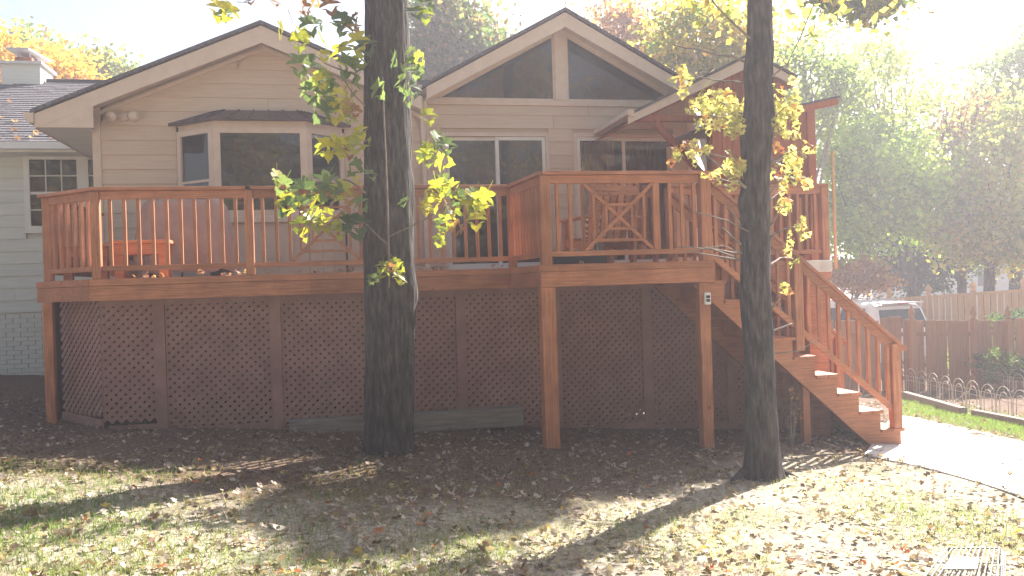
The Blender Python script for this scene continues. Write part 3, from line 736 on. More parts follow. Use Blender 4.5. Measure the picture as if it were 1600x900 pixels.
# ------------------------------------------------------------------ stairs
st = empty('stairs', 'red-brown wooden stairs with railings descending right from the deck to the path', 'stairs')
RISE = .218; RUN = .266; NX = 9
xn = lambda k: 6.33-(NX-k)*RUN        # right nose of tread k
zt_ = lambda k: ZD-RISE*k
SY0, SY1 = D2-.02, 9.90
ZG = gz(6.3, D2)-.06
for Yc in (SY0, SY1-.04):
    top = []
    x = 4.05
    poly = [(4.05, zt_(0)-.26)]
    # underside diagonal
    top = [(4.05, zt_(0)-.03)]
    for k in range(1, NX+1):
        xk0 = xn(k)-RUN
        top.append((xk0-.01 if k > 1 else 4.06, zt_(k-1)-.036 if k > 1 else zt_(0)-.03)) if k > 1 else None
        top.append((xk0-.01 if k > 1 else 4.06, zt_(k)-.036))
    top.append((xn(NX)-.02, zt_(NX)-.036)); top.append((xn(NX)-.02, ZG))
    under = [(xn(NX)-.30, ZG), (3.84, zt_(0)-.26), (4.05, zt_(0)-.235)]
    poly = (top+under)[::-1]
    # split into convex columns so the polygon stays clean
    m = MB(); ys0, ys1 = Yc, Yc+.04
    def under_z(x): return max(ZG, (zt_(0)-.26)+(x-3.84)*(ZG-(zt_(0)-.26))/((xn(NX)-.30)-3.84))
    m.prism([(3.84, zt_(0)-.262), (4.02, under_z(4.02)), (4.02, zt_(0)-.236)], ys0, ys1)
    cols = [(4.02, xn(1)-.01, zt_(1)-.036)]+[(xn(k)-RUN-.01, xn(k)-.01, zt_(k)-.036) for k in range(2, NX)]+[(xn(NX)-RUN-.01, xn(NX)-.02, zt_(NX)-.036)]
    for a, c, zt1 in cols: 
        if c-a < .01: continue
        m.prism([(a, under_z(a)), (c, under_z(c)), (c, zt1), (a, zt1)], ys0, ys1)
    m.build('stringer', M_wood, st)
for k in range(1, NX+1):
    for j in range(2): MB().box(xn(k)-RUN-.01+j*.146, xn(k)-RUN-.01+j*.146+(.142 if j == 0 else .145), SY0-.03, SY1+.03, zt_(k)-.034, zt_(k)).build('tread', M_wood, st, bevel=.004)
    MB().box(xn(k)-.035, xn(k)-.016, SY0+.042, SY1-.042, zt_(k)-RISE+.002, zt_(k)-.036).build('riser', M_wood, st)
def stair_rail(Y, rear=False):
    sl = -RISE/RUN
    xa, xb = 4.08, 6.40
    zr = lambda x: 2.66+(x-4.09)*-.832
    Z = Vector
    MB().bar((xa, Y, zr(xa)), (xb, Y, zr(xb)), .13, .036).build('handrail', M_wood, st, bevel=.004)
    MB().bar((xa, Y, zr(xa)-.075), (xb-.09, Y, zr(xb-.09)-.075), .036, .085).build('upper_rail', M_wood, st)
    MB().bar((xa, Y, zr(xa)-.80), (xb-.08, Y, zr(xb-.08)-.80), .04, .06).build('lower_rail', M_wood, st)
    n = int((6.22-4.12)/.121)
    for i in range(n+1):
        x = 4.13+i*.121
        if abs(x-5.08) < .08: continue
        baluster(x, Y, zr(x)-.785, zr(x)-.118, 0, st)
    for x, zb in ((5.08, zr(5.08)-1.05), (6.27, zt_(NX))): post(x, Y, zb, zr(x)-.03, .105, parent=st, name='newel_post')
stair_rail(SY0+.03); stair_rail(SY1-.03)
post(5.17, SY0+.09, gz(5.2, SY0)-.08, .42, .085, parent=st, name='support_post'); post(5.17, SY1-.1, gz(5.2, SY1)-.1, .42, .085, parent=st, name='support_post')

# ------------------------------------------------------------------ board shed and small porch roof at the right end of the deck
shed = empty('storage_shed', 'dark red board-sided shed with sloping roof on the right end of the deck', 'shed')
SY = 10.55
zr_ = lambda x: 3.55+(x-4.95)*(.37/1.75)
x = 4.98
while x < 6.33:
    MB().prism([(x, ZD), (x+.135, ZD), (x+.135, zr_(x+.135)-.02), (x, zr_(x)-.02)], SY, SY+.02).build('wall_board', M_shed, shed); x += .142
post(6.40, SY+.03, ZD, zr_(6.4), .12, M_shed, shed, 'corner_post')
MB().box(4.96, 6.34, SY+.03, SY+.05, ZD, 3.5).build('wall_backing', M_shed, shed)
MB().box(6.42, 6.45, SY+.1, 12.2, ZD, zr_(6.4)).build('side_wall', M_shed, shed)
MB().bar((4.90, SY-.10, 3.575), (6.75, SY-.10, zr_(6.75)+.03), .03, .11).build('roof_edge_board', M_shed, shed)
MB().add([(4.85, SY-.13, 3.60), (6.78, SY-.13, zr_(6.78)+.06), (6.78, 12.4, zr_(6.78)+.06), (4.85, 12.4, 3.60), (4.85, SY-.13, 3.63), (6.78, SY-.13, zr_(6.78)+.09), (6.78, 12.4, zr_(6.78)+.09), (4.85, 12.4, 3.63)],
         [(3, 2, 1, 0), (4, 5, 6, 7), (0, 1, 5, 4), (1, 2, 6, 5), (2, 3, 7, 6), (3, 0, 4, 7)]).build('roof', M_roof, shed)
MB().box(5.3, 6.1, SY-.03, SY-.005, 3.18, 3.22).build('batten', M_shed, shed)
MB().box(5.95, 6.15, SY-.028, SY-.004, 2.95, 3.17).build('vent', M_dark, shed)

por = empty('porch_roof', 'small gabled porch roof on dark red brackets, right of the big glazed gable', 'porch roof')

PX, PZ, PT = 6.03, 4.86, .475; PYF = 11.4
for xe in (4.13, 6.72):
    s = 1 if xe > PX else -1; ze = PZ-PT*abs(xe-PX)
    poly = [(PX, PZ), (xe, ze), (xe, ze-.04), (PX, PZ-.04)]
    if s < 0: poly = poly[::-1]
    MB().prism(poly, PYF-.03, 13.6).build('roof_slope', M_roof, por)
    poly = [(PX, PZ-.042), (xe, ze-.042), (xe, ze-.15), (PX, PZ-.20)]
    if s < 0: poly = poly[::-1]
    MB().prism(poly, PYF, PYF+.03).build('rake_board', M_trim, por)
    poly = [(PX, PZ-.16), (xe, ze-.12), (xe, ze-.14), (PX, PZ-.18)]
    if s < 0: poly = poly[::-1]
    MB().prism(poly, PYF+.032, 13.5).build('soffit', M_shed, por)
MB().prism([(4.10, 3.93), (4.20, 3.90), (4.20, 3.99), (4.12, 4.0)], PYF-.05, 13.4).build('gutter', M_trim, por)
x = 5.22
while x < 6.5:
    MB().prism([(x, 4.02), (x+.13, 4.02), (x+.13, PZ-.19-PT*abs(x+.13-PX)), (x, PZ-.19-PT*abs(x-PX))], PYF+.10, PYF+.12).build('gable_board', M_shed, por); x += .136
MB().box(4.26, 6.62, PYF+.05, PYF+.14, 3.86, 3.95).build('tie_beam', M_shed, por, bevel=.005)
MB().bar((4.55, PYF+.09, 3.86), (5.32, PYF+.09, 3.02), .09, .09).build('brace', M_shed, por, bevel=.005)
post(5.42, PYF+.09, ZD, 3.86, .13, M_shed, por); post(6.60, PYF+.09, ZD, 3.86, .13, M_shed, por)
MB().bar((4.26, PYF+.09, 3.9), (5.2, PYF+.09, 4.34), .08, .1).build('rafter', M_shed, por)
pole = tag(MB().tube([(6.56, 10.3, 1.7), (6.56, 10.3, 3.26)], .02, 8).build('garden_pole', M_cedar), 'slim brown pole standing up beside the right corner of the deck', 'pole')
# painted pier block with cap by the right deck corner
pr = empty('stone_pier', 'pale square pier with a slab cap beside the right end of the deck', 'pier')
MB().box(5.62, 5.86, 9.42, 9.66, -.6, 1.66).build('pier_body', M_wood, pr); MB().box(5.56, 5.93, 9.38, 9.7, 1.66, 1.80).build('pier_cap', M_conc, pr, bevel=.01)

# ------------------------------------------------------------------ furniture on the deck
cov = empty('covered_grill', 'large box-shaped deck item wrapped in a draped pinkish tan cover left of the bay window', 'covered grill')
def cover():
    nu, nv = 72, 22; m = MB(); c0_, c1_ = onY(210, 420, 11.2), onY(372, 420, 11.2)
    cx, cy = (c0_.x+c1_.x)/2, 11.2; hx, hy = (c1_.x-c0_.x)/2, .34
    for j in range(nv):
        t = j/(nv-1)
        z = ZD+.10+(.86)*t; k = 1-.22*t**1.3
        if t > .93: k *= 1-(t-.93)*1.4
        for i in range(nu):
            a = 2*PI*i/nu; ca, sa = math.cos(a), math.sin(a)
            ex = (abs(ca)**.5)*(1 if ca > 0 else -1); ey = (abs(sa)**.6)*(1 if sa > 0 else -1)
            f = 1+(1-t)*.07*math.sin(a*9+1.2*math.sin(3*a)+t*2)+.03*noise.noise(Vector((ca*3, sa*3, t*3)))
            m.v.append((cx+hx*ex*k*f, cy+hy*ey*k*f, z+.03*noise.noise(Vector((ca*2, sa*2, 5)))*(1+2*(t < .1))+(.02*math.sin(a*5) if t < .1 else 0)))
    for j in range(nv-1):
        for i in range(nu): m.f.append((j*nu+i, j*nu+(i+1) % nu, (j+1)*nu+(i+1) % nu, (j+1)*nu+i))
    m.f.append(tuple((nv-1)*nu+i for i in range(nu)))
    m.build('cover', M_cloth, cov, smooth=True)
    for x in (cx-hx*.6, cx+hx*.6):
        MB().tube([(x, 11.03, ZD+.07), (x, 11.08, ZD+.07)], .07, 12).build('wheel', M_blackp, cov)
        MB().box(x-.02, x+.02, 11.05, 11.35, ZD, ZD+.3).build('leg', M_blackp, cov)
cover()
def bench(x0, x1, y0, y1, zs, label):
    b = empty('bench', label, 'bench')
    n = max(2, int((y1-y0)/.12))
    for i in range(n): MB().box(x0, x1, y0+(y1-y0)*i/n, y0+(y1-y0)*(i+1)/n-.008, zs-.038, zs).build('seat_slat', M_wood, b, bevel=.003)
    MB().box(x0+.03, x1-.03, y0+.02, y0+.055, zs-.155, zs-.04).build('apron', M_wood, b); MB().box(x0+.03, x1-.03, y1-.055, y1-.02, zs-.155, zs-.04).build('apron', M_wood, b)
    for x in (x0+.04, x1-.13):
        for y in (y0+.058, y1-.15): MB().box(x, x+.09, y, y+.09, ZD, zs-.04).build('leg', M_wood, b)
    return b
bench(-2.35, -1.72, 10.15, 10.55, 2.24, 'short orange-brown wooden bench behind the railing near the left deck corner')
bb = bench(-3.0, -2.45, 10.62, 12.3, 2.24, 'long wooden bench running along the left side railing toward the house')
MB().box(-2.46, -2.44, 10.66, 12.26, ZD+.05, 2.08).build('front_panel', M_wood, bb)
def chair(cx, cy, ang, label, cush):
    c = empty('deck_chair', label, 'chair', loc=(cx, cy, ZD)); c.rotation_euler = (0, 0, ang)
    for s in (-1, 1):
        MB().box(s*.30-.03, s*.30+.03, -.30, -.24, 0, .56).build('leg', M_wood, c); MB().bar((s*.30, .30, 0), (s*.30, .40, .98), .045, .07).build('leg', M_wood, c)
        MB().box(s*.32-.05, s*.32+.05, -.34, .40, .56, .585).build('armrest', M_wood, c, bevel=.004)
        MB().bar((s*.30, -.3, .30), (s*.30, .34, .22), .03, .09).build('side_rail', M_wood, c)
    for k in range(5):
        MB().bar((-.20+.10*k, .24, .28), (-.20+.10*k, .44, 1.02+.02*(2-abs(k-2))), .075, .02, up=(0, 1, 0)).build('back_slat', M_wood, c)
    for k in range(5): MB().bar((-.28, -.28+.11*k, .345-.014*k), (.28, -.28+.11*k, .345-.014*k), .09, .02).build('seat_slat', M_wood, c)
    MB().bar((-.3, .42, .90), (.3, .42, .90), .03, .07).build('back_rail', M_wood, c)
    if cush:
        m = MB(); nu = 14
        for j, t in enumerate((-1, -.8, 0, .8, 1)):
            for i in range(nu):
                a = 2*PI*i/nu; r_ = 1 if abs(t) < .5 else (.93 if abs(t) < .9 else .7)
                m.v.append((.20*r_*abs(math.cos(a))**.5*math.copysign(1, math.cos(a)), .02+.10*t*.55, .46+.17*r_*abs(math.sin(a))**.5*math.copysign(1, math.sin(a))))
        for j in range(4):
            for i in range(nu): m.f.append((j*nu+i, j*nu+(i+1) % nu, (j+1)*nu+(i+1) % nu, (j+1)*nu+i))
        m.f += [tuple(range(nu-1, -1, -1)), tuple(4*nu+i for i in range(nu))]
        tag(m.build('cushion', M_cush, smooth=True), cush, 'cushion').matrix_world = Matrix.Translation((cx, cy, ZD)) @ Matrix.Rotation(ang, 4, 'Z')
    return c
def stripe_mat():
    m, n, p, o = base('striped_fabric'); tc = n.nodes.new('ShaderNodeTexCoord'); wv = n.nodes.new('ShaderNodeTexWave'); wv.bands_direction = 'DIAGONAL'
    wv.inputs['Scale'].default_value = 9; n.links.new(tc.outputs['Object'], wv.inputs['Vector'])
    cr = n.nodes.new('ShaderNodeValToRGB'); cr.color_ramp.interpolation = 'CONSTANT'; cr.color_ramp.elements[0].color = (.10, .07, .05, 1); cr.color_ramp.elements[1].color = (.7, .66, .58, 1); cr.color_ramp.elements[1].position = .5
    n.links.new(wv.outputs['Fac'], cr.inputs[0]); n.links.new(cr.outputs[0], p.inputs['Base Color']); p.inputs['Roughness'].default_value = .9; return m
M_cush = stripe_mat()
chair(3.22, 10.1, PI+.25, 'wooden slatted armchair behind the crossed square panel of the front railing', 'striped cushion propped on the armchair behind the crossed railing panel')
chair(3.95, 10.9, PI-.4, 'second wooden slatted armchair, set back nearer the right sliding door', None)
pt = empty('deck_planter', 'low dark rectangular planter box just behind the front railing of the deck bump-out', 'planter')
m = MB(); m.box(2.36, 2.40, 8.98, 9.30, ZD+.0, ZD+.14); m.box(2.92, 2.96, 8.98, 9.30, ZD, ZD+.14); m.box(2.40, 2.92, 8.98, 9.02, ZD, ZD+.14); m.box(2.40, 2.92, 9.26, 9.30, ZD, ZD+.14)
m.build('box', M_blackp, pt); MB().box(2.34, 2.98, 8.96, 9.32, ZD+.14, ZD+.155).build('rim', M_blackp, pt); MB().box(2.40, 2.92, 9.02, 9.26, ZD+.01, ZD+.11).build('soil', M_dark, pt)

# ------------------------------------------------------------------ trees: trunks
def trunk(name_parent, pts, rad, n=28, seed=0, bumps=(), flare=.0, sub=.08, mat=M_bark, name='trunk'):
    """tapered trunk through pts with ridged bark and knots; radii interpolated"""
    P = [Vector(p) for p in pts]; m = MB(); Ls = [0]
    for a, b_ in zip(P[:-1], P[1:]): Ls.append(Ls[-1]+(b_-a).length)
    tot = Ls[-1]; nr_ = max(4, int(tot/sub)); ring = []
    for i in range(nr_+1):
        s = tot*i/nr_; k = 0
        while k < len(Ls)-2 and s > Ls[k+1]: k += 1
        t = (s-Ls[k])/(Ls[k+1]-Ls[k]); c = P[k].lerp(P[k+1], t); r = rad[k]+(rad[k+1]-rad[k])*t
        for j in range(n):
            a = 2*PI*j/n; dx, dy = math.cos(a), math.sin(a); rr = r
            rr *= 1+.07*noise.noise(Vector((dx*4+seed, dy*4, s*1.1)))+.05*noise.noise(Vector((dx*12+seed, dy*12, s*3.0)))
            for (bz, ba, br, bs) in bumps:
                da = math.atan2(math.sin(a-ba), math.cos(a-ba)); rr += br*math.exp(-((s-bz)/bs)**2-(da/.7)**2)
            if flare: rr *= 1+flare*math.exp(-s/.16)*(1+.6*math.sin(a*5+seed)+.3*math.sin(a*3))
            m.v.append((c.x+dx*rr, c.y+dy*rr, c.z))
    for i in range(nr_):
        for j in range(n): m.f.append((i*n+j, i*n+(j+1) % n, (i+1)*n+(j+1) % n, (i+1)*n+j))
    return m.build(name, mat, name_parent, smooth=True)
def limb(mb, a, b_, r0, r1, n=6, k=5, bend=.15):
    a = Vector(a); b_ = Vector(b_); L = (b_-a).length; pts = []
    o = Vector((rnd.uniform(-1, 1), rnd.uniform(-1, 1), rnd.uniform(-.3, .8)))*bend*L
    for i in range(k+1): t = i/k; pts.append(a.lerp(b_, t)+o*math.sin(PI*t)*.5+Vector((rnd.uniform(-1, 1), rnd.uniform(-1, 1), rnd.uniform(-1, 1)))*L*.015)
    mb.tube(pts, [r0+(r1-r0)*i/k for i in range(k+1)], n, .1); return pts

# lobed leaf mesh: variant shapes
def leaf_mesh(name, mat, size=1.0, kind=0, curl=.15, fold=.2):
    prof = [[(0, .05), (.14, -.02), (.37, .02), (.34, .15), (.23, .23), (.42, .31), (.57, .47), (.40, .52), (.23, .52), (.27, .67), (.22, .80), (.09, .88), (0, 1.02)],
            [(0, .03), (.18, -.06), (.34, .08), (.28, .20), (.40, .24), (.55, .38), (.47, .52), (.25, .50), (.22, .62), (.33, .78), (.16, .82), (.07, .92), (0, 1.0)],
            [(0, .0), (.14, .02), (.30, .14), (.38, .36), (.34, .56), (.22, .78), (.08, .94), (0, 1.02)]][kind]
    rt = prof; lf = [(-x*rnd.uniform(.9, 1.08), y) for x, y in prof[::-1][1:-1]]
    o = rt+lf; vs = []
    for x, y in o:
        z = -abs(x)*fold+curl*((y-.5)**2)*1.4+rnd.uniform(-.02, .02); vs.append((x*size, (y-.05)*size, z*size))
    mids = [(0, .3*size, curl*.05*size), (0, .65*size, curl*.04*size)]
    n = len(o); vs += mids; fs = []
    for i in range(n):
        j = (i+1) % n; y = (o[i][1]+o[j][1])/2; fs.append((i, j, n if y < .48 else n+1))
    fs.append((n, len(rt)-1, n+1)) if False else None
    m = MB().add(vs, fs); b_ = .012*size; m.add([(-b_, .03*size, .002*size), (b_, .03*size, .002*size), (b_*.6, -.42*size, -.10*size), (-b_*.6, -.42*size, -.10*size)], [(0, 1, 2, 3)]); me = m.mesh(name)
    me.materials.append(mat); return me

ML_green = leaf_mat('green_leaf', [(.08, .12, .06), (.12, .17, .07), (.18, .23, .08)], .5, attr=False)
ML_yg = leaf_mat('yellow_green_leaf', [(.20, .24, .035), (.34, .34, .045), (.46, .40, .05)], .5, attr=False)
ML_brown = leaf_mat('brown_leaf', [(.18, .09, .04), (.30, .15, .06), (.38, .24, .10)], .35, attr=False)
VIN = {}
for k, mt in (('g', ML_green), ('y', ML_yg), ('b', ML_brown)): VIN[k] = [leaf_mesh('leaf', mt, 1.0, v, rnd.uniform(.05, .3), rnd.uniform(.1, .35)) for v in (0, 1, 0)]
def put_leaf(me, p, s, parent, face=.75):
    """a leaf hanging roughly facing the viewer side, tip mostly downward"""
    o = bpy.data.objects.new('leaf', me); o.location = p; o.scale = (s, s, s)
    o.rotation_euler = (rnd.gauss(-PI/2-.15, .35), rnd.gauss(0, .45), rnd.gauss(0, .65)) if rnd.random() < face else (rnd.uniform(-1, 1), rnd.uniform(-1, 1), rnd.uniform(0, 6.3))
    return link(o, parent)

# tree 1: thick trunk left of centre
T1 = empty('foreground_tree', 'thick dark-barked tree trunk standing in front of the deck, left of centre', 'tree')
tp = [dep(607, 714, 8.38), dep(609, 560, 8.36), dep(608, 450, 8.36), dep(606, 250, 8.34), dep(604, 0, 8.34), dep(600, -600, 8.4)]
tp[0].z = gz(tp[0].x, tp[0].y)-.08
tp += [tp[-1]+Vector((.1, .2, 3.5))]
trunk(T1, tp, [.235, .235, .245, .23, .21, .19, .12], 40, 3, bumps=((1.62, -.2, .03, .2), (2.6, .1, .025, .15)), flare=.12, sub=.05)
tb = MB(); twg = MB()
topp = tp[-1]
def leafcloud(name, mat, blobs, size, parent, tint_fn=None, kind=None, clump=.38, nclump=None, flat=.55, seed=0, verts=4):
    """leaf quads in clumps inside ellipsoids; blobs = (centre, (rx,ry,rz), n)"""
    P = []
    for (c, rad_, n) in blobs:
        c = np.array(c); rad_ = np.array(rad_); nc_ = nclump or max(8, int(n/70))
        d = nr.normal(size=(nc_, 3)); d /= np.linalg.norm(d, axis=1)[:, None]
        rr = nr.uniform(.25, 1, nc_)**.45
        cc = c+d*rr[:, None]*rad_
        idx = nr.integers(0, nc_, n); sg = clump*nr.uniform(.5, 1.3, nc_)[idx]
        q = cc[idx]+nr.normal(size=(n, 3))*sg[:, None]*np.array([1, 1, .7])
        tn = nr.uniform(-.22, .22, nc_)[idx]
        P.append(np.concatenate([q, tn[:, None]], 1))
    P = np.concatenate(P); n = len(P)
    nrm = nr.normal(size=(n, 3)); nrm[:, 2] += flat; nrm /= np.linalg.norm(nrm, axis=1)[:, None]
    t = np.cross(nrm, nr.normal(size=(n, 3))); t /= np.linalg.norm(t, axis=1)[:, None]; bt = np.cross(nrm, t)
    s = size*nr.uniform(.55, 1.3, n)[:, None]; p = P[:, :3]
    quad = np.stack([p-t*s*.5, p+bt*s*.34+nrm*s*.08+t*s*.05, p+t*s*.55, p-bt*s*.34+nrm*s*.08+t*s*.05], 1).reshape(-1, 3)
    tint = np.clip(nr.uniform(.32, .68, n)+1.6*P[:, 3], 0, 1)
    return npmesh(name, quad, 4, n, mat, tint, parent, kind)
# leafy shoots growing from trunk 1: clusters of individual leaves placed where the shoots carry them
shoots = [  # px, py, leaf px size, kind, depth
 (345,12,34,'y'),(330,5,26,'g'),(362,18,28,'y'),(350,22,24,'g'),(395,3,18,'b'),(425,6,20,'b'),(433,2,22,'g'),(470,10,22,'b'),(458,16,18,'g'),(472,22,14,'b'),(510,6,30,'b'),(525,2,30,'b'),(490,3,20,'b'),
 (552,26,14,'b'),(442,50,30,'y'),(475,38,30,'g'),(488,35,24,'g'),(465,62,28,'y'),(480,60,26,'y'),(498,68,40,'g'),(495,60,30,'g'),(520,48,26,'y'),(533,28,26,'g'),(540,40,26,'g'),(548,45,22,'b'),(528,80,32,'y'),(506,85,20,'y'),(558,62,30,'y'),(565,70,30,'g'),(553,35,20,'g'),(545,78,22,'g'),(560,92,26,'y'),
 (478,104,46,'g'),(468,98,34,'g'),(488,94,30,'g'),(500,120,28,'y'),(492,126,22,'y'),(478,138,34,'g'),(490,142,30,'g'),(498,150,26,'y'),(510,130,30,'g'),(520,118,38,'g'),(535,110,28,'g'),(545,100,36,'g'),(560,105,34,'g'),(575,98,36,'g'),(520,150,32,'g'),(512,160,28,'g'),(525,170,40,'y'),(515,176,34,'g'),(527,145,20,'y'),(545,138,22,'y'),(538,160,18,'y'),(560,130,36,'g'),(548,168,22,'b'),(555,172,18,'b'),(530,190,24,'y'),(540,183,16,'y'),(536,200,20,'g'),(565,180,24,'g'),(556,192,18,'y'),
 (575,112,38,'g'),(592,118,34,'g'),(605,128,34,'g'),(585,140,30,'g'),(620,110,32,'g'),(630,125,32,'g'),(600,148,28,'g'),(640,100,24,'g'),(655,110,22,'g'),(640,135,30,'g'),(655,150,34,'g'),(648,120,26,'g'),(665,165,30,'g'),(668,180,26,'y'),(635,150,26,'g'),(612,95,26,'g'),(650,90,22,'y'),(645,22,30,'g'),(660,20,24,'y'),(655,8,30,'g'),(640,85,20,'g'),
 (508,228,34,'y'),(518,222,30,'y'),(528,230,28,'y'),(540,228,30,'y'),(552,225,26,'y'),(560,218,30,'y'),(564,240,22,'y'),(558,205,22,'y'),(536,240,20,'y'),(500,232,24,'y'),(545,236,22,'b'),
 (558,260,28,'g'),(575,273,20,'g'),(438,282,32,'g'),(448,288,28,'g'),(432,276,26,'y'),(475,296,36,'g'),(482,290,30,'g'),(512,285,38,'g'),(505,295,34,'g'),(520,300,30,'g'),(450,315,30,'y'),(440,325,44,'g'),(455,322,36,'g'),(470,312,20,'y'),(490,322,28,'y'),(500,315,24,'y'),(540,295,30,'y'),(546,305,24,'b'),(556,280,14,'y'),(480,345,36,'y'),(490,350,32,'y'),(472,350,28,'y'),(496,340,26,'y'),(478,364,22,'y'),(513,333,20,'y'),(520,352,18,'y'),(560,318,24,'g'),(548,352,40,'g'),(540,345,30,'g'),(558,350,30,'g'),(530,360,22,'y'),
 (667,232,26,'y'),(673,240,24,'g'),(688,220,30,'g'),(680,215,26,'y'),(695,226,28,'g'),(665,240,24,'y'),(672,252,24,'y'),(680,258,28,'y'),(678,292,30,'y'),(690,286,34,'g'),(708,282,30,'g'),(700,295,28,'y'),(688,300,26,'y'),(662,308,24,'y'),(668,318,24,'y'),(672,334,20,'y'),(663,322,22,'y'),(694,318,18,'b'),(702,332,18,'g'),(720,306,26,'g'),(735,308,30,'g'),(745,305,28,'y'),(765,310,34,'y'),(755,314,28,'y'),(748,325,30,'y'),(738,335,30,'y'),(728,328,26,'y'),(745,342,28,'y'),(695,345,22,'y'),(703,342,20,'y'),(690,350,20,'g'),(698,365,24,'y'),(690,375,20,'y'),(703,362,22,'b'),(640,292,22,'g'),(632,316,18,'g'),
 (602,415,20,'y'),(612,410,16,'y'),(618,420,18,'y'),(622,432,18,'y'),(628,437,16,'y'),(600,425,16,'y'),(590,436,18,'g'),(608,418,14,'b')]
for (x, y, s, k) in shoots:
    if k == 'g' and rnd.random() < (.3 if y < 210 else .15): continue
    d = rnd.uniform(7.85, 8.1)
    if 566 < x < 648: d = rnd.uniform(7.8, 7.98)
    sz = s*1.22/FPX*d
    p = dep(x+rnd.uniform(-3, 3), y-s*.35, d)
    put_leaf(rnd.choice(VIN[k]), p, sz, T1, .92)
# bare shoots
def px_tube(mb, pts, r, d0=7.98):
    P = [dep(x, y, d0 if len(q) == 0 else q[0]) for x, y, *q in pts]; n = len(P); MB().tube(P, [r*(1-.55*i/(n-1)) for i in range(n)], 5).build('branch', M_twig, mb, smooth=True)
sm = T1
px_tube(sm, [(608, 450, 8.1), (608, 400, 8.05), (606, 330), (603, 250), (600, 180), (598, 120)], .012)
px_tube(sm, [(607, 383, 8.08), (590, 368), (571, 349), (550, 345)], .009)
px_tube(sm, [(571, 302), (560, 292), (545, 282), (530, 280)], .012)
px_tube(sm, [(607, 370, 8.05), (640, 355), (665, 342), (693, 325), (715, 310), (740, 312)], .008)
px_tube(sm, [(650, 235), (665, 238), (680, 225)], .008)
px_tube(sm, [(560, 118), (530, 108), (510, 100), (490, 85)], .010); px_tube(sm, [(570, 165), (550, 145), (535, 120)], .009)
px_tube(sm, [(515, 325), (522, 313), (530, 303)], .014); px_tube(sm, [(462, 312), (490, 300), (530, 290)], .006)
px_tube(sm, [(450, 15), (455, 28), (458, 38)], .004); px_tube(sm, [(370, 3), (385, 4), (400, -4)], .004)
px_tube(sm, [(690, 290), (705, 285), (717, 305)], .006); px_tube(sm, [(655, 150), (650, 120), (640, 90)], .007)
px_tube(sm, [(608, 420, 8.05), (615, 415), (625, 430)], .005)
# high limbs and crown of tree 1 (above the picture)
lm = MB()
MLc = leaf_mat('crown_leaf_yellow_green', [G3, G4, Y1, Y2], .5)
for k in range(6):
    a = k*1.05; e = topp+Vector((math.cos(a)*2.2, math.sin(a)*2.2, rnd.uniform(.5, 2.5))); limb(lm, topp-Vector((0, 0, rnd.uniform(0, 1.5))), e, .06, .015)
lm.build('limb', M_bark, T1, smooth=True)
leafcloud('crown', MLc, [(topp+Vector((0, 0, 2.3)), (2.4, 2.4, 1.6), 2600)], .14, T1, clump=.4)

# tree 2: slimmer trunk in front of the stairs
T2 = empty('maple_tree', 'slender grey-barked tree with lit yellow leaves in front of the stairs', 'tree')
D2t = (onG(1195, 744)-EYE).dot(_F)
tq = [dep(1193, 735, D2t), dep(1191, 690, D2t), dep(1188, 600, D2t), dep(1181, 450, D2t), dep(1180, 300, D2t), dep(1186, 150, D2t), dep(1187, 0, D2t), dep(1190, -420, D2t+.1)]
tq[0].z = gz(tq[0].x, tq[0].y)-.06
tq += [tq[-1]+Vector((.5, .1, 4.6))]
trunk(T2, tq, [.165, .15, .135, .13, .125, .125, .105, .09, .05], 36, 9, bumps=((3.30, .0, .035, .14), (3.15, 3.1, .035, .2), (2.55, 3.0, .035, .09), (3.75, 3.1, .025, .12), (3.95, .1, .022, .12), (1.7, 3.0, .018, .3)), flare=.26, sub=.045)
# root running out to the right
rt = MB()
for pts, r in (([(1205, 735), (1225, 742), (1248, 745)], .05), ([(1165, 745), (1150, 752), (1135, 756)], .04)):
    P = [onG(*q, .0) for q in pts]; P[0].z += .06; P[1].z += .02; P[2].z -= .02; MB().tube(P, [r, r*.7, r*.3], 8, .2).build('root', M_bark, T2, smooth=True)
ML2y = leaf_mat('maple_leaf_yellow', [(.26, .28, .09), (.42, .39, .15), (.52, .45, .20)], .5, attr=False)
ML2r = leaf_mat('maple_leaf_red', [(.42, .20, .08), (.50, .28, .10), (.45, .14, .08)], .5, attr=False)
V2 = {'y': [leaf_mesh('leaf', ML2y, 1, v, .15, .25) for v in (0, 1)], 'r': [leaf_mesh('leaf', ML2r, 1, v, .2, .2) for v in (1, 0)]}
regions = [  # centre px, spread px, count, leaf px, red share
 (1075, 120, 26, 22, 14, 17, .25), (1110, 150, 30, 20, 20, 18, .1), (1130, 175, 34, 24, 44, 18, .06), (1100, 180, 26, 20, 18, 15, .2), (1145, 190, 20, 22, 26, 17, .05),
 (1075, 232, 26, 14, 18, 16, .2), (1140, 262, 22, 26, 26, 16, .15), (1110, 275, 20, 12, 8, 14, .3), (1228, 165, 20, 30, 34, 18, .06), (1225, 200, 14, 22, 10, 15, .1),
 (1245, 235, 20, 22, 16, 16, .2), (1235, 265, 22, 30, 26, 17, .15), (1222, 300, 14, 26, 12, 15, .2), (1250, 350, 12, 20, 11, 15, .1), (1228, 320, 18, 10, 5, 13, .1), (1230, 400, 10, 26, 5, 14, .1),
 (1230, 448, 18, 12, 8, 14, .1), (1238, 505, 8, 22, 9, 13, .2), (1265, 230, 12, 40, 6, 14, .1), (1050, 72, 30, 26, 16, 16, .2), (1215, 60, 26, 50, 18, 18, .3), (1075, 392, 22, 10, 4, 18, .0), (1058, 385, 3, 3, 1, 22, 0), (1095, 383, 3, 3, 1, 14, 0)]
tw = MB(); nleaf = 0
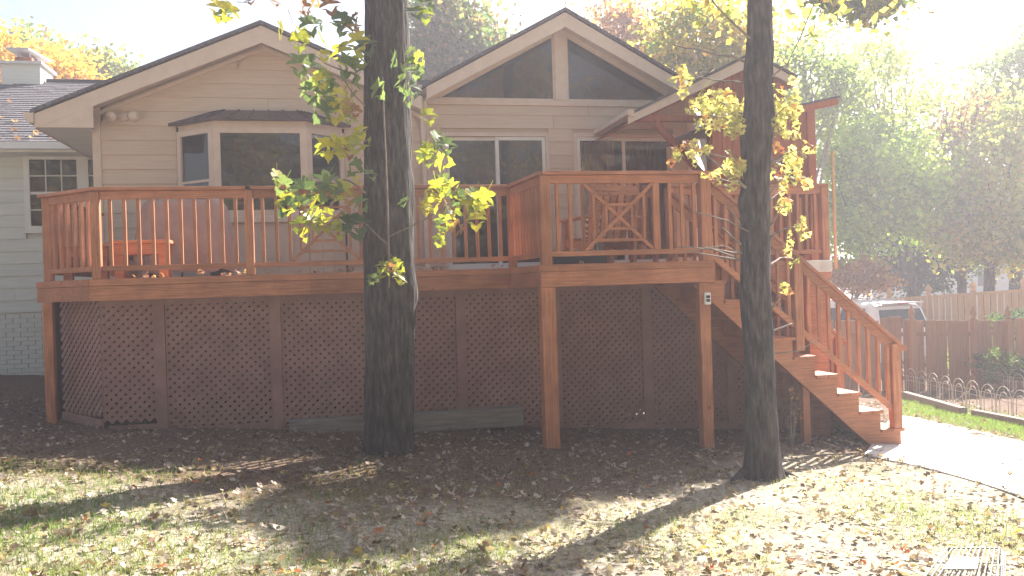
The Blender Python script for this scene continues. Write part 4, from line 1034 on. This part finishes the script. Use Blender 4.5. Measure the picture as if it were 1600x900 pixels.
for (cx, cy, sx_, sy_, n, s, red) in regions:
    dC = D2t+rnd.uniform(-.45, .45)
    for i in range(n):
        if nleaf >= 296: break
        x = cx+rnd.gauss(0, .55)*sx_; y = cy+rnd.gauss(0, .55)*sy_
        if 1158 < x < 1206 and dC < D2t: x += 50
        d = dC+rnd.uniform(-.25, .25); k = 'r' if rnd.random() < red else 'y'
        put_leaf(rnd.choice(V2[k]), dep(x, y, d), s*rnd.uniform(.8, 1.2)/FPX*d, T2, .7); nleaf += 1
    tx = 1166 if cx < 1180 else 1202
    P0 = dep(tx, cy+rnd.uniform(10, 40), D2t); P1 = dep(cx, cy, dC); tw = MB(); limb(tw, P0, P1, .012, .004, 5, 5, .12); tw.build('branch', M_twig, T2, smooth=True)
for pts, r in (([(1166, 294), (1148, 278), (1115, 252), (1096, 236)], .016), ([(1158, 382), (1142, 368), (1128, 355)], .013), ([(1158, 352), (1143, 330), (1140, 328)], .010), ([(1170, 362), (1140, 346), (1110, 337), (1080, 330)], .008),
               ([(1160, 396), (1130, 384), (1100, 388), (1070, 395)], .006), ([(1212, 552), (1250, 548), (1280, 528)], .006), ([(1206, 120), (1230, 100), (1250, 60), (1270, 10)], .010), ([(1172, 60), (1150, 40), (1120, 10), (1090, -30)], .012)):
    px_tube(T2, pts, r, D2t-.12)
MLm = leaf_mat('crown_leaf_maple', [G4, (.26, .28, .08), (.40, .36, .12), (.40, .22, .09)], .5)
topq = tq[-1]; lm = MB()
for k in range(5):
    a = k*1.25+.3; limb(lm, topq-Vector((0, 0, rnd.uniform(.3, 1.4))), topq+Vector((math.cos(a)*1.3, math.sin(a)*1.3, rnd.uniform(.3, 1.4))), .035, .01)
lm.build('limb', M_bark, T2, smooth=True)
leafcloud('crown', MLm, [(topq+Vector((0, 0, 1.0)), (1.3, 1.3, 1.1), 1300), (dep(1120, 15, 8.3), (.5, .5, .2), 110), (dep(1040, 5, 8.4), (.5, .5, .12), 50),
                         (dep(1330, 15, 8.6), (.75, .5, .16), 90), (dep(1250, 20, 8.6), (.4, .4, .2), 40)], .10, T2, clump=.16)

# ------------------------------------------------------------------ background trees
def bg_tree(name, label, px, depth, blobs, cols, size, tr=.62, trunk_r=.16, group=None, limbs=6, cat='tree', clump=.45, nclump=None):
    """blobs in px: (cx, cy, rx, ry, n)"""
    base_ = dep(px, 450, depth); base_.z = gh(base_.x, base_.y)-.1
    T = empty(name, label, cat, group)
    bl = []
    for (cx, cy, rx, ry, n) in blobs:
        c = dep(cx, cy, depth); k = depth/FPX; bl.append((c, (rx*k, max(rx, ry)*k*.8, ry*k), n))
    top = max(bl, key=lambda b_: b_[2])[0]
    m = MB(); P = [base_, base_.lerp(top, .5)+Vector((rnd.uniform(-.2, .2), 0, 0)), top]
    trunk(T, P, [trunk_r, trunk_r*.75, trunk_r*.3], 10, rnd.random()*9, flare=.15, sub=.5)
    for c, r_, n in bl:
        for _ in range(limbs):
            d = Vector((rnd.gauss(0, 1), rnd.gauss(0, 1), abs(rnd.gauss(0, .8))+.1)).normalized(); e = Vector(c)+Vector((d.x*r_[0], d.y*r_[1], d.z*r_[2]))*rnd.uniform(.75, 1.05)
            s = base_.lerp(top, rnd.uniform(.45, .9)); limb(m, s, e, trunk_r*.28, .012, 5, 5, .2)
    m.build('limb', M_twig, T, smooth=True)
    leafcloud('crown', leaf_mat(name+'_leaf', cols, tr), bl, size, T, clump=clump, nclump=nclump)
    return T
YEL = [(.30, .17, .03), Y1, (.55, .36, .05), O1]
GRN = [G3, (.14, .20, .07), (.19, .25, .09), (.26, .31, .12)]
LGR = [(.14, .20, .06), (.20, .27, .07), (.30, .35, .10), (.42, .42, .13)]
MIX = [G2, (.14, .15, .05), (.24, .20, .07), (.34, .18, .08)]
RED = [(.12, .10, .05), (.22, .14, .07), (.34, .17, .08), (.40, .24, .10)]
bg_tree('golden_tree', 'golden yellow autumn tree behind the chimney of the white wing', 40, 30, [(40, 120, 85, 60, 5200), (110, 125, 40, 30, 1300), (-20, 90, 60, 55, 1600)], YEL, .20)
bg_tree('green_tree', 'tall thin dark green treetop rising behind the golden tree', 5, 38, [(20, 75, 40, 32, 1500), (75, 95, 30, 26, 700)], GRN, .22, trunk_r=.2)
bg_tree('green_tree', 'small green treetop between the chimney and the left gable', 165, 36, [(135, 110, 24, 26, 900), (172, 105, 40, 18, 1200)], [G2, G3, (.22, .22, .05), Y1], .20)
bg_tree('oak_tree', 'dense grey-green and rusty tree behind the roof, right of the thick trunk', 720, 25, [(700, 75, 70, 62, 5200), (760, 110, 40, 35, 1700), (690, 15, 50, 28, 1500), (650, 100, 40, 50, 1200)], [G1, G2, (.12, .13, .06), RED[2]], .19, trunk_r=.25)
bg_tree('oak_tree', 'faint reddish treetop between the rusty tree and the glazed gable', 800, 34, [(790, 75, 45, 40, 1100)], RED, .22)
bg_tree('bare_tree', 'thin rusty tree with bare twigs rising behind the ridge of the glazed gable', 985, 26, [(950, 40, 50, 40, 1500), (1010, 75, 50, 45, 1600), (970, 105, 60, 30, 900)], RED, .17, limbs=14, trunk_r=.14)
bg_tree('autumn_tree', 'yellow-green autumn tree behind the porch roof, left of the slender tree', 1110, 22, [(1100, 55, 85, 60, 3600), (1150, 90, 60, 45, 1500), (1060, 95, 40, 40, 800)], [G3, G4, Y1, RED[2]], .16, limbs=9, trunk_r=.15)
bg_tree('pale_tree', 'hazy bluish green tree just right of the slender tree, above the shed', 1265, 26, [(1265, 150, 85, 80, 3600), (1240, 90, 40, 30, 600)], GRN, .18, trunk_r=.2)
bg_tree('pale_tree', 'broad light green tree in the centre of the right-hand woods', 1440, 29, [(1380, 170, 100, 85, 4600), (1370, 95, 60, 35, 800), (1420, 235, 70, 50, 1500)], LGR, .17, trunk_r=.2)
bg_tree('weeping_tree', 'bright green tree with drooping leafy branches directly behind the stairs', 1300, 27, [(1385, 285, 90, 80, 7500), (1330, 240, 55, 50, 2200), (1325, 360, 55, 60, 2800), (1440, 330, 50, 50, 2000)], [(.14, .23, .04), (.20, .33, .05), (.30, .42, .06), (.46, .50, .09)], .19, trunk_r=.08, clump=.42)
bg_tree('evergreen_tree', 'dark green dense shrubby tree above the tan fence', 1430, 31, [(1440, 400, 75, 55, 6500), (1400, 420, 50, 30, 2000)], [(.015, .03, .018), (.025, .05, .022), (.04, .075, .03)], .16, .3, trunk_r=.15)
bg_tree('autumn_shrub', 'coppery orange autumn shrub above the parked white vehicle', 1335, 26, [(1335, 425, 40, 26, 2300), (1372, 440, 25, 14, 700)], [(.25, .16, .06), (.40, .20, .09), (.46, .28, .14)], .14, trunk_r=.05, cat='shrub', clump=.2)
bg_tree('maple_tree', 'large orange and green tree along the right edge of the picture', 1540, 27, [(1545, 280, 80, 90, 5600), (1590, 200, 60, 60, 2000), (1520, 370, 60, 38, 3200), (1600, 380, 50, 45, 2600)], [(.13, .19, .06), (.24, .30, .08), (.38, .38, .12), (.46, .30, .10)], .19, trunk_r=.2, clump=.45)
bg_tree('tall_tree', 'tall hazy blue-green tree at the top right edge', 1580, 31, [(1590, 140, 60, 85, 3400), (1540, 180, 45, 50, 1500), (1640, 100, 60, 90, 2000)], GRN, .2, trunk_r=.25)
bg_tree('brown_tree', 'sparse brown treetop in the dip between the two right-hand woods', 1500, 28, [(1500, 180, 30, 60, 900)], RED, .18, limbs=10)
# unseen bough added to the slender tree, clumps set sunward to shade mid-lawn
bl = []
for (px, py, z, r_, n) in ((870, 755, 6.6, .5, 4200), (710, 762, 6.8, .62, 5200), (560, 780, 7.2, .62, 5200), (590, 822, 7.4, .45, 4200), (980, 744, 6.4, .48, 3600), (740, 796, 7.0, .5, 4200), (1070, 733, 6.3, .38, 2000)):
    G = onG(px, py); bl.append((G+sun_dir*(z/sun_dir.z), (r_, r_, r_*.6), n))
leafcloud('crown', leaf_mat('shade_bough_leaf', [G2, G3, G4, Y1], .25), bl, .13, T2, clump=.15, nclump=44)
for c, r_, n in bl:
    lm = MB(); limb(lm, tq[-2]+Vector((0, 0, .6)), c+Vector((0, 0, .1)), .045, .012, 5, 7, .04); lm.build('limb', M_twig, T2, smooth=True)  # limbs tying the added shade clumps to the trunk
# woods on the viewer's side, seen only as reflections in the windows
rb = []; rm = MB()
for k in range(11):
    a = -2.5+k*.5; x = 24*math.sin(a/1.6)+2; y = -13-5*math.cos(a)
    rb.append(((x, y, rnd.uniform(6, 8)), (3.6, 2.4, rnd.uniform(6, 7.5)), 12000)); rb.append(((x*1.5, y-9, rnd.uniform(9, 11)), (5, 2.4, 8), 5000)); rm.tube([(x, y, -.5), (x+.2, y, 3), (x, y, 6)], [.25, .2, .08], 7)
wd = leafcloud('woods', leaf_mat('woods_leaf', [G2, G4, (.30, .22, .06), RED[2]], .3), rb, .26, None, kind='stuff', clump=.8, nclump=90)
rm.build('trunks', M_bark, wd, kind='stuff')
tag(wd, 'band of autumn woods behind the viewer, seen mirrored in the house windows', 'woods')

# ------------------------------------------------------------------ fences
def finial(mb, x, y, z, s=.05):
    mb.lathe([(s*.5, 0), (s*.9, .01), (s*.9, .03), (s*.55, .05), (s*1.1, .10), (s*.95, .16), (s*.45, .22), (0, .27)], (x, y, z), 8)
bf = empty('board_fence', 'weathered brown board fence with pointed post finials behind the garden bed', 'fence')
FD = 16.4
def fpt(px): p = dep(px, 500, FD); return p
ftop = lambda px: dep(px, 501 if px < 1575 else 501-(px-1575)*.35, FD).z
posts = [1290, 1422, 1518, 1572, 1660]
arch = {}
x = 1252.0
while x < 1700:
    p = dep(x, 500, FD); q = dep(x+16.5, 500, FD)
    zt0 = ftop(x); 
    if 1370 < x < 1412: zt0 += .07-.00012*(x-1391)**2
    dz = rnd.uniform(-.006, .006); yo = .035 if int(x/17.6) % 2 else -.0
    a = Vector((p.x, p.y+yo, 0)); c = Vector((q.x, q.y+yo, 0)); zb = gh(p.x, p.y)-.05
    m = MB(); m.bar(a+Vector((0, 0, (zb+zt0+dz)/2)), c+Vector((0, 0, (zb+zt0+dz)/2)), .02, zt0+dz-zb); m.build('board', M_brown, bf)
    x += 17.6
for za in (.12, .95):
    p = dep(1252, 500, FD); q = dep(1700, 500, FD)
    MB().bar((p.x, p.y+.016, gh(p.x, p.y)+za+.06), (q.x, q.y+.016, gh(q.x, q.y)+za+.06), .03, .08).build('fence_rail', M_brown, bf)
for px in posts:
    p = dep(px, 500, FD); zt0 = ftop(px)+.03
    o = MB().box(p.x-.05, p.x+.05, p.y-.10, p.y-.005, gh(p.x, p.y)-.1, zt0).build('fence_post', M_brown, bf)
    f_ = MB(); finial(f_, p.x, p.y-.05, zt0, .055); f_.build('finial', M_brown, o, smooth=True)
cf = empty('cedar_fence', 'tall light tan cedar fence beyond the parked white vehicle', 'fence')
def cpt(t):  # t 0..1 from far left to near right
    A = dep(1372, 468, 25.5); B_ = dep(1690, 446, 20.0); return A.lerp(B_, t)
n = 62
for i in range(n):
    p, q = cpt(i/n), cpt((i+.86)/n); zb = gh(p.x, p.y)-.3
    yo = Vector((0, .03*(i % 2), 0)); hz = (p.z-.05+zb)/2
    MB().bar(Vector((p.x, p.y, hz))+yo, Vector((q.x, q.y, hz))+yo, .018, p.z-.05-zb).build('picket', M_cedar, cf)
for i in range(10):
    MB().bar(cpt(i/10)+Vector((0, -.02, -.02)), cpt((i+.98)/10)+Vector((0, -.02, -.02)), .05, .07).build('fence_rail', M_cedar, cf)
for px_ in (1388, 1449, 1518, 1598, 1680):
    t = min(range(400), key=lambda k: abs(800+FPX*((cpt(k/399)-EYE).dot(_R))/((cpt(k/399)-EYE).dot(_F))-px_))/399
    p = cpt(t); o = MB().box(p.x-.06, p.x+.06, p.y-.10, p.y-.02, gh(p.x, p.y)-.3, p.z+.06).build('fence_post', M_cedar, cf)
    f_ = MB(); finial(f_, p.x, p.y-.06, p.z+.06, .09); f_.build('finial', M_cedar, o, smooth=True)

# ------------------------------------------------------------------ parked vehicle (local: x across, y forward, z up)
car = empty('parked_suv', 'white sport utility vehicle parked behind the brown fence, seen from its rear', 'car')
def car_build():
    W = .93; H = 1.78
    # side outline with greenhouse (y forward from rear bumper 0 to 4.7)
    sect = [  # y, zlow, zbelt, ztop, half width at belt, half width at top
        (0.0, .45, .95, 1.00, .84, .80), (.05, .35, 1.0, 1.15, .90, .80), (.22, .32, 1.05, 1.66, .92, .70), (.42, .32, 1.06, 1.76, .93, .70), (1.2, .32, 1.06, 1.79, .93, .70),
        (2.4, .32, 1.04, 1.78, .93, .70), (3.0, .32, 1.02, 1.68, .93, .68), (3.55, .32, 1.00, 1.10, .93, .78), (4.4, .34, .92, .96, .90, .80), (4.68, .42, .78, .82, .80, .70)]
    m = MB(); K = 14; prof = []
    for (y, zl, zb, zt1, wb, wt) in sect:
        ring = [(-wb*.9, zl), (-wb, zl+.12), (-wb, zb-.12), (-wb*.985, zb), (-wt-.02, zt1-.07), (-wt+.06, zt1-.015), (-wt*.4, zt1+.005), (wt*.4, zt1+.005), (wt-.06, zt1-.015), (wt+.02, zt1-.07), (wb*.985, zb), (wb, zb-.12), (wb, zl+.12), (wb*.9, zl)]
        m.v += [(x, y, z) for x, z in ring]
    for i in range(len(sect)-1):
        for k in range(K): m.f.append((i*K+k, (i+1)*K+k, (i+1)*K+(k+1) % K, i*K+(k+1) % K))
    m.f.append(tuple(range(K))); m.f.append(tuple((len(sect)-1)*K+k for k in range(K-1, -1, -1)))
    body = m.build('body', M_carpaint, car)
    # glass laid proud of the body
    def quad(pts, name, mat, th=.012):
        P = [Vector(p) for p in pts]; nn = (P[1]-P[0]).cross(P[3]-P[0]).normalized()*th
        return MB().add(P+[p+nn for p in P], [(3, 2, 1, 0), (4, 5, 6, 7), (0, 1, 5, 4), (1, 2, 6, 5), (2, 3, 7, 6), (3, 0, 4, 7)]).build(name, mat, car, bevel=.004)
    quad([(-.74, .055, 1.13), (.74, .055, 1.13), (.64, .205, 1.58), (-.64, .205, 1.58)], 'rear_window', M_carglass, .02)
    MB().box(-.68, .68, .10, .32, 1.71, 1.75).build('spoiler', M_carpaint, car, bevel=.01)
    MB().box(-.16, .16, .085, .11, 1.705, 1.735).build('brake_lamp', M_red, car)
    for s in (-1, 1):
        def sx(z): return s*(.93-(.23*max(0, z-1.06)/.72))*1.0
        def win(y0, y1, y0t, y1t, nm='side_window'):
            zb, zt1 = 1.12, 1.62
            pts = [(s*(.925), y0, zb), (s*.925, y1, zb), (s*.765, y1t, zt1), (s*.765, y0t, zt1)]
            if s < 0: pts = pts
            P = [Vector(p) for p in pts]; o = Vector((s*.012, 0, .004))
            MB().add(P+[p+o for p in P], [(3, 2, 1, 0), (4, 5, 6, 7), (0, 1, 5, 4), (1, 2, 6, 5), (2, 3, 7, 6), (3, 0, 4, 7)]).build(nm, M_carglass, car)
        win(.45, 1.25, .5, 1.25); win(1.35, 2.2, 1.35, 2.15); win(2.28, 3.25, 2.25, 2.95)
        MB().box(s*.80-.09, s*.80+.09, -.005, .09, .80, 1.02).build('tail_lamp', M_red, car, bevel=.02)
        MB().box(s*1.02-.07, s*1.02+.07, 3.0, 3.10, 1.08, 1.22).build('mirror', M_carpaint, car, bevel=.02)
        MB().tube([(s*.66, .7, 1.80), (s*.66, 2.4, 1.81)], .015, 6).build('roof_rack', M_metal, car)
        for y in (.85, 3.75):
            wh = MB(); wh.tube([(s*.74, y, .34), (s*.95, y, .34)], .34, 20); wo = wh.build('wheel', M_tire, car)
            MB().tube([(s*.94, y, .34), (s*.955, y, .34)], .21, 14).build('rim', M_metal, wo)
    quad([(.70, 3.52, 1.10), (-.70, 3.52, 1.10), (-.62, 3.02, 1.62), (.62, 3.02, 1.62)], 'windscreen', M_carglass, .02)
    MB().box(-.85, .85, -.06, .1, .42, .66).build('bumper', M_carpaint, car, bevel=.03)
    MB().box(-.22, .22, -.012, .01, .80, .92).build('number_plate', M_wtrim, car)
car_build()
cp = dep(1415, 469, 20.5)
car.location = (cp.x, cp.y, cp.z-1.80); car.rotation_euler = (0, 0, math.radians(10))

# white house glimpsed through the trees
nh = empty('neighbour_house', 'white neighbouring house glimpsed through the trees at the far right', 'house')
A = dep(1500, 425, 42); hx, hy = A.x, A.y
MB().box(hx, hx+9, hy, hy+7, -1.5, A.z+1.2).build('wall', M_white, nh)
MB().prism([(hx-.5, A.z+1.2), (hx+9.5, A.z+1.2), (hx+4.5, A.z+4)], hy-.4, hy+7.4).build('roof', M_metal, nh)
for k in range(3): MB().box(hx+1+2.6*k, hx+2+2.6*k, hy-.04, hy-.005, A.z-.7, A.z+.6).build('window', M_carglass, nh)

# ------------------------------------------------------------------ garden bed: edging, hoop fence, plants
def timber(a, c, label):
    A, C = onG(*a), onG(*c); d = Vector((0, 0, .05))
    return tag(MB().bar(A+d, C+d, .11, .13).build('landscape_timber', M_timber, bevel=.008), label, 'timber')
timber((1398, 617), (1506, 649), 'nearly straight weathered edging timber running from the stair foot along the garden bed')
timber((1522, 652), (1680, 684), 'second edging timber, lying at the right edge of the picture beside the garden bed')
hf = empty('hoop_fence', 'low wire garden fence of double round hoops in front of the brown board fence', 'garden fence')
def hoops(pa, pb_, n, h):
    A, B_ = onG(*pa), onG(*pb_); d = (B_-A)/n; w_ = d.length
    for i in range(n):
        c = A+d*(i+.5); c.z = gz(c.x, c.y); u = d.normalized(); m = MB()
        for r_, hh in ((w_*.46, h), (w_*.26, h*.80)):
            P = [c-u*r_-Vector((0, 0, .05))]+[c+u*(-r_*math.cos(t))+Vector((0, 0, hh-r_+r_*math.sin(t))) for t in [PI*k/8 for k in range(9)]]+[c+u*r_-Vector((0, 0, .05))]
            m.tube(P, .007, 5)
        m.build('hoop', M_gwire, hf)
    for z in (.22, .30) if h > .4 else (.2,): MB().tube([A+Vector((0, 0, z)), B_+Vector((0, 0, z))], .005, 5).build('cross_wire', M_gwire, hf)
hoops((1400, 607), (1640, 668), 11, .44); hoops((1395, 592), (1640, 622), 9, .46)
def shrub(name, label, px, py, w_, h_, n, cols, size, cat='shrub'):
    B_ = onG(px, py); T = empty(name, label, cat); m = MB()
    d = (B_-EYE).dot(_F); k = d/FPX
    for i in range(9): limb(m, B_, B_+Vector((rnd.gauss(0, .35)*w_*k, rnd.gauss(0, .3)*w_*k, h_*k*rnd.uniform(.6, 1))), .006, .002, 4, 4, .1)
    m.build('stem', M_twig, T)
    leafcloud('foliage', leaf_mat(name+'_leaf', cols, .5), [(B_+Vector((0, 0, h_*k*.6)), (w_*k*.5, w_*k*.4, h_*k*.42), n)], size, T, clump=size*1.6)
SH = [(.02, .05, .02), (.05, .10, .025), (.14, .20, .04)]
shrub('green_bush', 'dark green leafy bush spilling over the hoop fence at the right edge', 1565, 612, 90, 70, 1800, SH, .05)
shrub('green_bush', 'small bright green plant growing through the hoops of the wire fence', 1482, 606, 46, 66, 620, [(.05, .12, .03), (.16, .26, .05), (.30, .36, .08)], .05)
shrub('green_bush', 'large dark bush against the brown fence at the right edge of the picture', 1585, 590, 110, 105, 3600, SH, .06)
shrub('weedy_plant', 'thin twiggy plant growing between the slender tree and the stair post', 1238, 700, 30, 120, 60, [B1, O1, Y1], .035, 'plant')
# dry stalks in the bed behind the stairs
ds = empty('dry_stalks', 'pale dry plant stalks standing behind the stair railing', 'plant'); 
for k in range(26):
    px = rnd.uniform(1290, 1400); B_ = onG(px, rnd.uniform(598, 618)); m = MB(); limb(m, B_, B_+Vector((rnd.gauss(0, .12), rnd.gauss(0, .1), rnd.uniform(.25, .75))), .005, .002, 4, 4, .2); m.build('stalk', M_gwire, ds)

# ------------------------------------------------------------------ white wire rack on the lawn
rk = empty('wire_rack', 'white wire rack with a white plate lying on the leaves at the lower right corner', 'rack')
q0, q1, q2, q3 = onG(1483, 880), onG(1562, 880), onG(1556, 965), onG(1420, 965)
Zr = Vector((0, 0, .10))
q0, q1, q2, q3 = [q+Zr for q in (q0, q1, q2, q3)]
for k in range(12):
    t = k/11; MB().tube([q0.lerp(q1, t), q3.lerp(q2, t)], .0048, 6).build('wire', M_wire, rk)
for t in (0, .33): MB().tube([q0.lerp(q3, t)-Vector((0, 0, .008)), q1.lerp(q2, t)-Vector((0, 0, .008))], .0045, 6).build('cross_wire', M_wire, rk)
for k in range(3): MB().tube([q1+Vector((.02+.012*k, 0, -.02-.01*k)), q2+Vector((.03+.012*k, 0, -.02-.01*k))], .004, 6).build('side_wire', M_wire, rk)
for q in (q0, q1, q2, q3): MB().tube([q, q-Vector((0, 0, .14))], .005, 6).build('leg', M_wire, rk)
def rq(u, v): return q0.lerp(q1, u).lerp(q3.lerp(q2, u), v)
P = [rq(.22, .30), rq(.68, .30), rq(.70, .52), rq(.20, .52)]; up_ = Vector((0, 0, .007))
MB().add([p+up_ for p in P]+[p+up_*2 for p in P], [(3, 2, 1, 0), (4, 5, 6, 7), (0, 1, 5, 4), (1, 2, 6, 5), (2, 3, 7, 6), (3, 0, 4, 7)]).build('plate', M_conc, rk)

# ------------------------------------------------------------------ leaves on the ground, grass
def inpath(x, y):
    p = Vector((x, y, gz(x, y)))-EYE; d = p.dot(_F)
    if d < .5: return False
    px = 800+FPX*p.dot(_R)/d; py = 450-FPX*p.dot(_U)/d
    return px > 1405 and 648+(px-1400)*.26 < py < 712+(px-1400)*.33
def sample_ground(n, ymin, ymax, power=1.0):
    """points on the ground seen in the picture, denser nearer"""
    out_ = []
    while len(out_) < n:
        py = 655+(925-655)*rnd.random()**power; px = rnd.uniform(-40, 1640); p = onG(px, py)
        if ymin < p.y < ymax: out_.append((p.x, p.y))
    return out_
MLf = leaf_mat('litter_leaf', [(.12, .08, .055), (.26, .19, .14), (.48, .42, .35), (.33, .24, .18)], .25)
# litter: folded little leaves, one mesh
pts = [(rnd.uniform(-9, 10.5), rnd.uniform(3.6, 12.8)) for _ in range(15000)]+sample_ground(5000, 3.6, 9.5)
tri = []; tin = []
for (x, y) in pts:
    if inpath(x, y) and rnd.random() < .93: continue
    near = y > 7.2+.4*noise.noise(Vector((x, 0, 3)))
    if not near and rnd.random() < .45: continue
    z = gz(x, y)+rnd.uniform(.006, .035); s = rnd.uniform(.012, .036); a = rnd.uniform(0, 6.28)
    R_ = Matrix.Rotation(a, 3, 'Z') @ Matrix.Rotation(rnd.gauss(0, .45), 3, 'X') @ Matrix.Rotation(rnd.gauss(0, .45), 3, 'Y'); c = rnd.uniform(.1, .6)
    o = [(-1, 0, c*.4), (-.45, -.75, c*.25), (.1, -.25, 0), (.5, -.8, c*.3), (1.1, 0, c*.5), (.5, .8, c*.4), (.1, .3, 0), (-.45, .7, c*.3)]
    P = [R_ @ (Vector(q)*s)+Vector((x, y, z)) for q in o]; C = P[2].lerp(P[6], .5)
    for ii, jj in ((0, 1), (1, 2), (2, 3), (3, 4), (4, 5), (5, 6), (6, 7), (7, 0)): tri += [C, P[ii], P[jj]]
    tin += [min(1, max(0, rnd.gauss(.24 if near else .44, .17 if near else .26)))]*8  # house-side litter tinted darker, deepening the shade in its colour
tag(npmesh('leaf_litter', np.array([tuple(v) for v in tri]), 3, len(tri)//3, MLf, np.array(tin), None, 'stuff'), 'brown and tan fallen leaves strewn over the soil and lawn', 'leaves')
# individual fallen leaves, largest in the picture
LF = {'tan': ([(.42, .34, .26), (.52, .44, .36), (.60, .53, .45)], 'curled pale tan fallen leaf on the sunlit lawn', 'pale tan fallen leaves on the lawn', 120),
      'brown': ([(.14, .07, .04), (.22, .11, .06), (.28, .15, .09)], 'dark brown fallen leaf on the lawn', 'dark brown fallen leaves on the lawn', 90),
      'rust': ([(.34, .09, .04), (.44, .14, .05), (.50, .19, .06)], 'rusty red-orange fallen leaf on the lawn', 'rusty red-orange fallen leaves on the lawn', 36),
      'yellow': ([(.55, .36, .06), (.62, .44, .10)], 'bright yellow-orange fallen leaf on the lawn', 'yellow-orange fallen leaves on the lawn', 22)}
for key, (cols, lab, grp, n) in LF.items():
    mt = leaf_mat('fallen_'+key, cols, .25, attr=False); mm = [leaf_mesh('fallen_leaf', mt, 1, v, rnd.uniform(.3, .7), rnd.uniform(-.5, .4)) for v in (0, 1, 2, 0)]
    for (x, y) in sample_ground(n, 3.7, 8.3, .75):
        if inpath(x, y) and rnd.random() < .8: continue
        o = bpy.data.objects.new('fallen_leaf', rnd.choice(mm)); s = rnd.uniform(.038, .085); o.scale = (s, s, s)
        o.location = (x, y, gz(x, y)+.02+s*.08); o.rotation_euler = (rnd.gauss(0, .35), rnd.gauss(0, .35), rnd.uniform(0, 6.3)); link(o); tag(o, lab, 'leaf', grp)
# leaves caught on the deck edge and on the white wing's roof
mt = leaf_mat('edge_leaf', [(.20, .10, .06), (.36, .20, .12), (.55, .42, .3)], .3, attr=False); mm = [leaf_mesh('fallen_leaf', mt, 1, v, .5, .3) for v in (0, 1)]
for i in range(46):
    x = rnd.uniform(-2.3, 2.0) if i < 40 else rnd.uniform(2.4, 3.9); y = 9.84+abs(rnd.gauss(0, .12)) if i < 40 else D2+.1
    o = bpy.data.objects.new('fallen_leaf', rnd.choice(mm)); s = rnd.uniform(.05, .09); o.scale = (s, s, s); o.location = (x, y, ZD+.025); o.rotation_euler = (rnd.gauss(0, .5), rnd.gauss(0, .5), rnd.uniform(0, 6.3)); link(o)
    tag(o, 'dry leaf caught along the front edge of the deck floor', 'leaf', 'dry leaves along the deck edge')
for i in range(22):
    t = rnd.random()**2*.6; x = rnd.uniform(-6.3, -4.1+t*1.0)
    o = bpy.data.objects.new('fallen_leaf', rnd.choice(mm)); s = rnd.uniform(.07, .14); o.scale = (s, s, s); o.location = (x, EV+(RY-EV)*t, EZ+(RZ-EZ)*t+.05); o.rotation_euler = (rnd.gauss(.4, .3), rnd.gauss(0, .3), rnd.uniform(0, 6.3)); link(o)
    tag(o, 'dry leaf lying on the grey shingles of the white wing', 'leaf', 'dry leaves on the wing roof')

# grass blades
MG = leaf_mat('grass_blade', [(.30, .26, .17), (.20, .21, .09), (.11, .16, .045), (.15, .23, .06)], .5)
pts = sample_ground(60000, 3.7, 8.9, .85); tri = []; tin = []
arr = []
for (x, y) in pts:
    if inpath(x, y): continue
    den = noise.noise(Vector((x*.8, y*.8, 7)))+.35*noise.noise(Vector((x*3, y*3, 2))); left = max(0, min(1, (1.5-x)/4))
    if rnd.random() > .35+.9*den+.45*left-max(0, (y-7.6))*.5: continue
    if x > 1.2 and rnd.random() < .5: den -= .5
    z = gz(x, y); h = rnd.uniform(.018, .05)*(1+.4*max(0, den)+.3*left); a = rnd.uniform(0, 6.28); l = rnd.gauss(0, .5)*h; w_ = rnd.uniform(.0022, .0042)
    ca, sa = math.cos(a)*w_, math.sin(a)*w_; ml = rnd.gauss(0, .3)*h
    tri += [(x-ca, y-sa, z-.005), (x+ca, y+sa, z-.005), (x+l, y+ml, z+h)]; tin.append(min(1, max(0, rnd.gauss(.28+.5*den+.34*left, .2))))
# greener tuft strip along the bed
for k in range(9000):
    px = rnd.uniform(1402, 1600); p = onG(px, 628+(px-1400)*.2+rnd.gauss(0, 8)+ 4); x, y = p.x, p.y
    if inpath(x, y): continue
    z = gz(x, y); h = rnd.uniform(.03, .07); a = rnd.uniform(0, 6.28); w_ = .004; ca, sa = math.cos(a)*w_, math.sin(a)*w_
    tri += [(x-ca, y-sa, z-.005), (x+ca, y+sa, z-.005), (x+rnd.gauss(0, .4)*h, y+rnd.gauss(0, .4)*h, z+h)]; tin.append(rnd.uniform(.7, 1))
tag(npmesh('grass', np.array(tri), 3, len(tri)//3, MG, np.array(tin), None, 'stuff'), 'short patchy lawn grass', 'grass')

# ------------------------------------------------------------------ haze, also standing in for the veiling glare of the lens
hzm = bpy.data.materials.new('haze'); hzm.use_nodes = True; n = hzm.node_tree; n.nodes.clear()
ou = n.nodes.new('ShaderNodeOutputMaterial'); pv = n.nodes.new('ShaderNodeVolumePrincipled'); pv.inputs['Color'].default_value = (.94, .91, 1, 1)
pv.inputs['Density'].default_value = .0042; pv.inputs['Anisotropy'].default_value = .38; n.links.new(pv.outputs[0], ou.inputs['Volume'])
MB().box(-460, 460, -460, 460, -4.5, 16.5).build('haze', hzm, kind='stuff')
